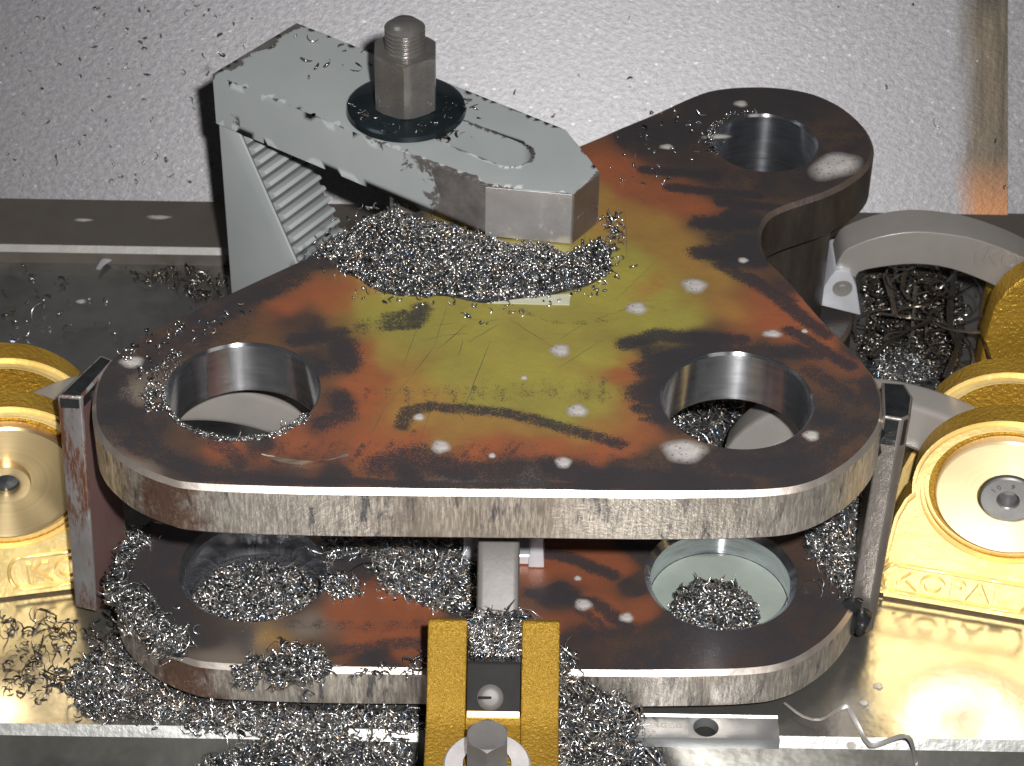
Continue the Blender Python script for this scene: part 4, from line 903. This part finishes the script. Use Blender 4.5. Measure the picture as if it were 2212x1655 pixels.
def pile(name,px,z0,n,hmax,wid,seed,label,**k):
    q,poly=in_region(px,z0,n,seed); g=np.random.default_rng(seed+50)
    h=hmax*np.clip(q[:,2]/wid,0,1)**.8*(.75+.5*vnoise(q[:,:2],6,seed))
    z=z0+.008+h-g.random(n)*np.minimum(.03,h+.002)+g.random(n)**3*.012
    base=mound(poly,z0,hmax,wid,seed) if hmax>.03 else None
    return chips(name,np.c_[q[:,:2],z],label=label,base=base,seed=seed,**k)
small=dict(size=(.006,.014),width=(.007,.015))
pile('swarf_pile',[(690,535),(745,500),(800,468),(850,460),(930,480),(1040,515),(1240,548),(1300,520),(1320,560),(1310,590),(1270,618),(1180,640),(1130,648),(1040,655),(960,640),(860,640),(800,622),(770,600),(735,585),(760,560),(700,555)],0.,5200,.10,.25,11,'heap of fine grey swarf on the upper plate under the strap nose',size=(.007,.014),width=(.009,.018),span=(.9,3.2))
pile('swarf_scatter',[(640,560),(800,430),(900,470),(1340,470),(1350,520),(1320,640),(1040,700),(780,650),(730,600)],0.,260,.0,.2,12,'loose chips scattered round the heap on the upper plate',**small)
med=dict(size=(.010,.026),width=(.007,.014))
pile('swarf_pile',[(720,1168),(1020,1160),(1025,1310),(985,1330),(930,1310),(880,1290),(830,1268),(812,1235),(800,1210),(760,1200),(715,1205)],LZ,3600,.06,.2,13,'curly swarf heap on the lower plate left of the front clamp arm',long=.06,**med)
pile('swarf_pile',[(705,1262),(735,1245),(780,1262),(775,1290),(730,1300)],LZ,260,.02,.1,14,'small swarf patch right of the lower left hole',**small)
def holepile(c,rad,z,n,seed,label,cx=0,cy=0,hm=.06):
    g=np.random.default_rng(seed); a=g.uniform(0,2*math.pi,n); r=rad*np.sqrt(g.random(n)); x=c[0]+cx+r*np.cos(a); y=c[1]+cy+r*np.sin(a)
    h=hm*(1-(r/rad)**2)*(.6+.8*vnoise(np.c_[x,y],9,seed)); k=np.hypot(x-c[0],y-c[1])<.305
    pos=np.c_[x,y,z+h+g.random(n)*.02][k]
    v,f=flat_mesh(np.array(circle((c[0]+cx,c[1]+cy),rad*.96,40)),[],.04,0); hh=hm*(1-(np.hypot(v[:,0]-c[0]-cx,v[:,1]-c[1]-cy)/rad)**2)*(.6+.8*vnoise(v,9,seed))
    kk=np.hypot(v[:,0]-c[0],v[:,1]-c[1])<.312; f=f[kk[f].all(1)]
    return chips('swarf_pile',pos,label=label,base=(np.c_[v,z+hh-.004],f),seed=seed,size=(.007,.018),width=(.007,.015))
holepile(HL[0],.30,LZ-.215,2800,21,'swarf filling the left hole of the lower plate',cy=-.05,hm=.03)
holepile(HR[0],.20,LZ-.14,1500,22,'swarf mound in the milky coolant of the right lower hole',cx=-.03,cy=-.12,hm=.10)
pile('swarf_pile',[(262,1295),(330,1290),(355,1335),(395,1375),(405,1420),(330,1405),(280,1345)],LZ,950,.05,.12,15,'curly swarf on the left corner of the lower plate',long=.08,**med)
pile('swarf_trail',[(280,1160),(310,1150),(320,1175),(280,1205),(262,1240),(250,1300),(236,1300),(250,1230),(275,1190)],LZ,240,.0,.1,16,'thin trail of chips along the left bar on the lower plate',size=(.01,.03),width=(.007,.014))
pile('swarf_pile',[(570,1440),(620,1405),(690,1410),(720,1440),(690,1470),(600,1475)],LZ,420,.04,.1,17,'small curly swarf tuft on the front edge of the lower plate',long=.15,**med)
pile('swarf_pile',[(505,1450),(540,1435),(570,1455),(550,1480),(510,1478)],LZ,130,.02,.1,18,'tiny chip cluster left of the front edge tuft',**small)
pile('swarf_scatter',[(740,1455),(780,1440),(850,1420),(910,1410),(915,1450),(780,1480)],LZ,34,.0,.1,19,'few loose chips on the lower plate beside the gold cheek',**med)
# table, left and front heaps
pile('swarf_pile',[(150,1480),(230,1400),(270,1380),(300,1430),(370,1500),(480,1535),(700,1545),(915,1545),(912,1575),(420,1575),(330,1540),(200,1545)],ZT,4200,.03,.12,31,'swarf spread on the table in front of the lower plate left corner',long=.08,size=(.010,.024),width=(.007,.015))
def frontheap(name,x0,x1,seed,n,label,prof,ybk=-.72):
    """heap spilling over the table edge: prof(x)-> height of crest; slopes toward camera"""
    g=np.random.default_rng(seed); x=g.uniform(x0,x1,n); y=g.uniform(-1.30,ybk,n)
    def H(x,y):
        h=prof(x); nz=(vnoise(np.c_[x,y],5,seed)-.5)*.10+(vnoise(np.c_[x,y],13,seed+1)-.5)*.04
        return h-np.maximum(0,(-.80-y))*1.05+nz
    z=H(x,y); k=z>-1.88
    x,y,z=x[k],y[k],z[k]; pos=np.c_[x,y,z-g.random(len(x))*.03]
    gx=np.arange(x0,x1+.04,.05); gy=np.arange(-1.34,ybk+.03,.05); XX,YY=np.meshgrid(gx,gy); bv=np.c_[XX.ravel(),YY.ravel()]; bz=H(bv[:,0],bv[:,1])-.03
    m_=len(gx); bf=[[j*m_+i,j*m_+i+1,(j+1)*m_+i+1,(j+1)*m_+i] for j in range(len(gy)-1) for i in range(m_-1)]
    return chips(name,pos,label=label,base=(np.c_[bv,bz],bf),seed=seed,long=.10,size=(.009,.024),width=(.009,.019),span=(.9,4.2))
frontheap('swarf_pile',-1.50,-.42,32,5200,'big heap of swarf spilling over the table edge left of the front clamp',lambda x: -1.36-.30*np.clip((-1.02-x)/.45,0,1)**1.2)
def rp(x): return -1.10-.30*np.clip((x-.30)/.30,0,1)-.35*np.clip((x-.58)/.3,0,1)
def rightheap():
    g=np.random.default_rng(33); n=5200; x=g.uniform(.205,.98,n); y=g.uniform(-1.35,-.60,n)
    def H(x,y):
        top=-1.02-.13*np.clip((x-.25)/.25,0,1)-.5*np.clip((x-.5)/.3,0,1)
        nz=(vnoise(np.c_[x,y],5,8)-.5)*.12+(vnoise(np.c_[x,y],13,9)-.5)*.04
        return top-np.maximum(0,(-.76-y))*.85+nz
    z=H(x,y); lim=np.where(y>-.8,LZ+.05,9); k=(z>-1.88)&~((y>-.73)&(z<LZ)); x,y,z=x[k],y[k],z[k]
    gx=np.arange(.205,.98,.04); gy=np.arange(-1.36,-.70,.04); XX,YY=np.meshgrid(gx,gy); bv=np.c_[XX.ravel(),YY.ravel()]; bz=H(bv[:,0],bv[:,1])-.03; m_=len(gx)
    bf=[[j*m_+i,j*m_+i+1,(j+1)*m_+i+1,(j+1)*m_+i] for j in range(len(gy)-1) for i in range(m_-1)]
    return chips('swarf_pile',np.c_[x,y,z-g.random(len(x))*.03],label='tall curly swarf heap right of the front clamp covering the plate edge',base=(np.c_[bv,bz],bf),seed=33,long=.16,size=(.012,.034),width=(.008,.018))
rightheap()
def slotheap():
    g=np.random.default_rng(34); n=1500; x=g.uniform(xl1+.015,xr0-.015,n); y=g.uniform(-.945,-.68,n); z=np.where(y<-.8,-.672+(y+.8)*.42,-.672-(y+.8)*1.1)+(vnoise(np.c_[x,y],8,3)-.5)*.05
    vs,fs=extrude_poly([(xl1+.003,-.938,-.765),(xl1+.003,-.80,-.70),(xl1+.003,-.70,-.80),(xl1+.003,-.70,-1.0),(xl1+.003,-.938,-1.2)],(xr0-xl1-.006,0,0))
    return chips('swarf_pile',np.c_[x,y,z+.01],label='swarf packed between the two gold cheeks of the front clamp',base=(vs,fs),seed=34,long=.12,size=(.012,.03),width=(.008,.016))
slotheap()
pile('swarf_pile',[(1735,1165),(1800,1120),(1850,1080),(1880,1100),(1868,1180),(1850,1260),(1830,1290),(1790,1230),(1745,1200)],LZ,1700,.12,.15,35,'swarf heap between the lower plate and the right bar',long=.1,**med)
pile('swarf_scatter',[(10,1330),(240,1345),(250,1400),(160,1500),(10,1520)],ZT,170,.0,.1,36,'dark chips scattered on the table below the left gold clamp',m=M['chipdark'],size=(.012,.035),width=(.006,.012))
pile('swarf_scatter',[(280,585),(400,580),(490,600),(495,640),(430,650),(370,620),(290,600)],ZT,110,.0,.1,37,'chips on the table beside the step block',m=M['chipdark'],size=(.012,.03),width=(.008,.014))
pile('swarf_scatter',[(10,560),(240,640),(240,740),(10,740)],ZT,36,.0,.1,38,'loose chips on the dark table behind the left clamp',size=(.012,.03),width=(.008,.014))
pile('swarf_pile',[(1440,860),(1575,860),(1600,935),(1545,975),(1450,950)],LZ,420,.04,.1,64,'long silvery swarf on the lower plate seen through the right upper hole',size=(.02,.05),width=(.008,.018),span=(.6,2.))
# rims of the left hole, burrs
def rimchips(c,rad,a0,a1,n,seed,label,spread=.02,z=0.):
    g=np.random.default_rng(seed); a=np.radians(g.uniform(a0,a1,n)); r=rad+g.random(n)*spread
    return chips('burr_ring',np.c_[c[0]+r*np.cos(a),c[1]+r*np.sin(a),z+.004+g.random(n)*.012],label=label,seed=seed,size=(.004,.010),width=(.004,.009))
rimchips(HL[0],.325,185,330,420,41,'fine bright burrs along the front rim of the left upper hole',.016)
rimchips(HL[0],.33,140,205,220,42,'coarser chips along the left rim of the left upper hole',.09)
rimchips(HB[0],.255,95,205,110,43,'burrs around the back rim of the rear hole',.035)
pile('swarf_scatter',[(235,760),(300,725),(420,690),(560,660),(500,720),(380,780),(300,830)],0.,60,.0,.1,44,'few chips on the left corner of the upper plate',**small)
pile('swarf_scatter',[(1290,330),(1420,240),(1560,250),(1560,330),(1480,400),(1320,420)],0.,46,.0,.1,45,'specks on the dark rear arm of the upper plate',**small)
pile('swarf_scatter',[(1310,480),(1345,470),(1350,560),(1310,600),(1290,560)],0.,60,.0,.1,46,'loose chips right of the strap nose',size=(.01,.022),width=(.007,.014))
g=np.random.default_rng(47); 
pile('swarf_scatter',[(500,110),(620,75),(800,110),(800,160),(700,170),(520,200)],ZS,14,.0,.1,47,'dark chips on the tail of the grey strap',m=M['chipdark'],size=(.015,.03),width=(.006,.012))
q=[]; 
pp=P(955,318,.1); g=np.random.default_rng(48); n=150
chips('swarf_pile',np.c_[pp[0]+g.normal(0,.07,n),pp[1]+g.normal(0,.045,n),.21+g.random(n)*.09],label='chips caught in the strap slot below the washer',seed=48,size=(.008,.02),width=(.007,.014),m=M['chipdark'])
n=40; a=np.radians(g.uniform(180,360,n)); chips('swarf_scatter',np.c_[wx+np.cos(a)*g.uniform(.19,.27,n),wy+np.sin(a)*g.uniform(.19,.27,n),np.full(n,.346)],label='specks lying on the black washer',seed=49,size=(.004,.01),width=(.003,.007))
# chips stuck on the wall
g=np.random.default_rng(51); n=95; px=g.uniform(0,560,n); py=g.uniform(0,420,n); extra=12; px=np.r_[px,g.uniform(560,2200,extra)]; py=np.r_[py,g.uniform(0,440,extra)]
pos=np.array([WP(x,y,.012) for x,y in zip(px,py)])
chips('wall_chips',pos,label='dark curled chips stuck all over the galvanised wall',seed=51,m=M['chipdark'],size=(.006,.017),width=(.005,.012),flat=0)
pos=np.array([WP(x,y,.01) for x,y in zip(g.uniform(0,2200,60),g.uniform(0,430,60))])
chips('wall_droplets',pos,label='tiny bright beads stuck on the galvanised wall',seed=52,m=M['alu'],size=(.003,.006),width=(.006,.012),flat=0)
# nest of long curls at right rear
def nest():
    g=np.random.default_rng(61); vs=[];fs=[]
    cen=P(1965,720,ZT+.05)
    def tube(path,w):
        b=len(vs); n=len(path)
        for i,q in enumerate(path):
            t=path[min(i+1,n-1)]-path[max(i-1,0)]; t/=np.linalg.norm(t)+1e-9; a=np.cross(t,[.2,.3,.9]); a/=np.linalg.norm(a); c=np.cross(t,a)
            for k in range(4): an=k*math.pi/2+i*.15; vs.append(q+(a*math.cos(an)*w+c*math.sin(an)*w*.35))
        for i in range(n-1):
            for k in range(4): fs.append([b+i*4+k,b+i*4+(k+1)%4,b+(i+1)*4+(k+1)%4,b+(i+1)*4+k])
    for j in range(46):
        p=P(g.uniform(1870,2075),g.uniform(610,800),ZT+.05); st_=np.array([p[0],p[1],ZT+.03+g.random()*.22]); d=g.normal(0,1,3); d[2]*=.35; d/=np.linalg.norm(d); path=[]; q=st_.copy(); curl=g.uniform(-.5,.5); ln=int(g.uniform(8,26))
        for i in range(ln):
            path.append(q.copy()); ang=curl+g.normal(0,.15); d=np.array([d[0]*math.cos(ang)-d[1]*math.sin(ang),d[0]*math.sin(ang)+d[1]*math.cos(ang),d[2]+g.normal(0,.12)]); d/=np.linalg.norm(d); q=q+d*.035; q[2]=np.clip(q[2],ZT+.01,ZT+.4)
        tube(path,g.uniform(.005,.014))
    for path in ([(1880,770),(1940,735),(2000,710)],[(2060,590),(2070,680),(2080,760)],[(1900,680),(1990,690),(2060,720),(2130,715)],[(2080,700),(2070,760),(2040,820)],[(1905,600),(1930,640),(1925,670)]):
        tube(catmull([P(x,y,ZT+.28)+g.normal(0,.02,3) for x,y in path],.03,False),.018)
    me=bpy.data.meshes.new('swarf_nest'); me.from_pydata([tuple(q) for q in vs],[],fs); me.materials.append(M['chipdark'])
    o=bpy.data.objects.new('swarf_nest',me); COL.objects.link(o); smooth_by_angle(me,70); tag(o,'tangled nest of long blue-black and brown swarf under the arched arm','swarf',None,'stuff')
nest()
pile('swarf_pile',[(1860,610),(1960,580),(2060,600),(2085,700),(2050,820),(1900,830),(1860,760),(1880,690)],ZT,1500,.05,.3,62,'fine oily swarf lying among the long curls at the right rear',m=M['chipdark'],size=(.012,.03),width=(.007,.015))
pile('swarf_pile',[(1880,745),(1930,750),(2000,770),(2030,825),(1890,835)],ZT,700,.12,.15,63,'denser fine swarf in front of the nest of long curls',size=(.008,.02),width=(.006,.013))
print('built in',round(time.time()-T0,1),'tris',sum(len(o.data.loops)-2*len(o.data.polygons) for o in COL.objects if o.type=='MESH'))
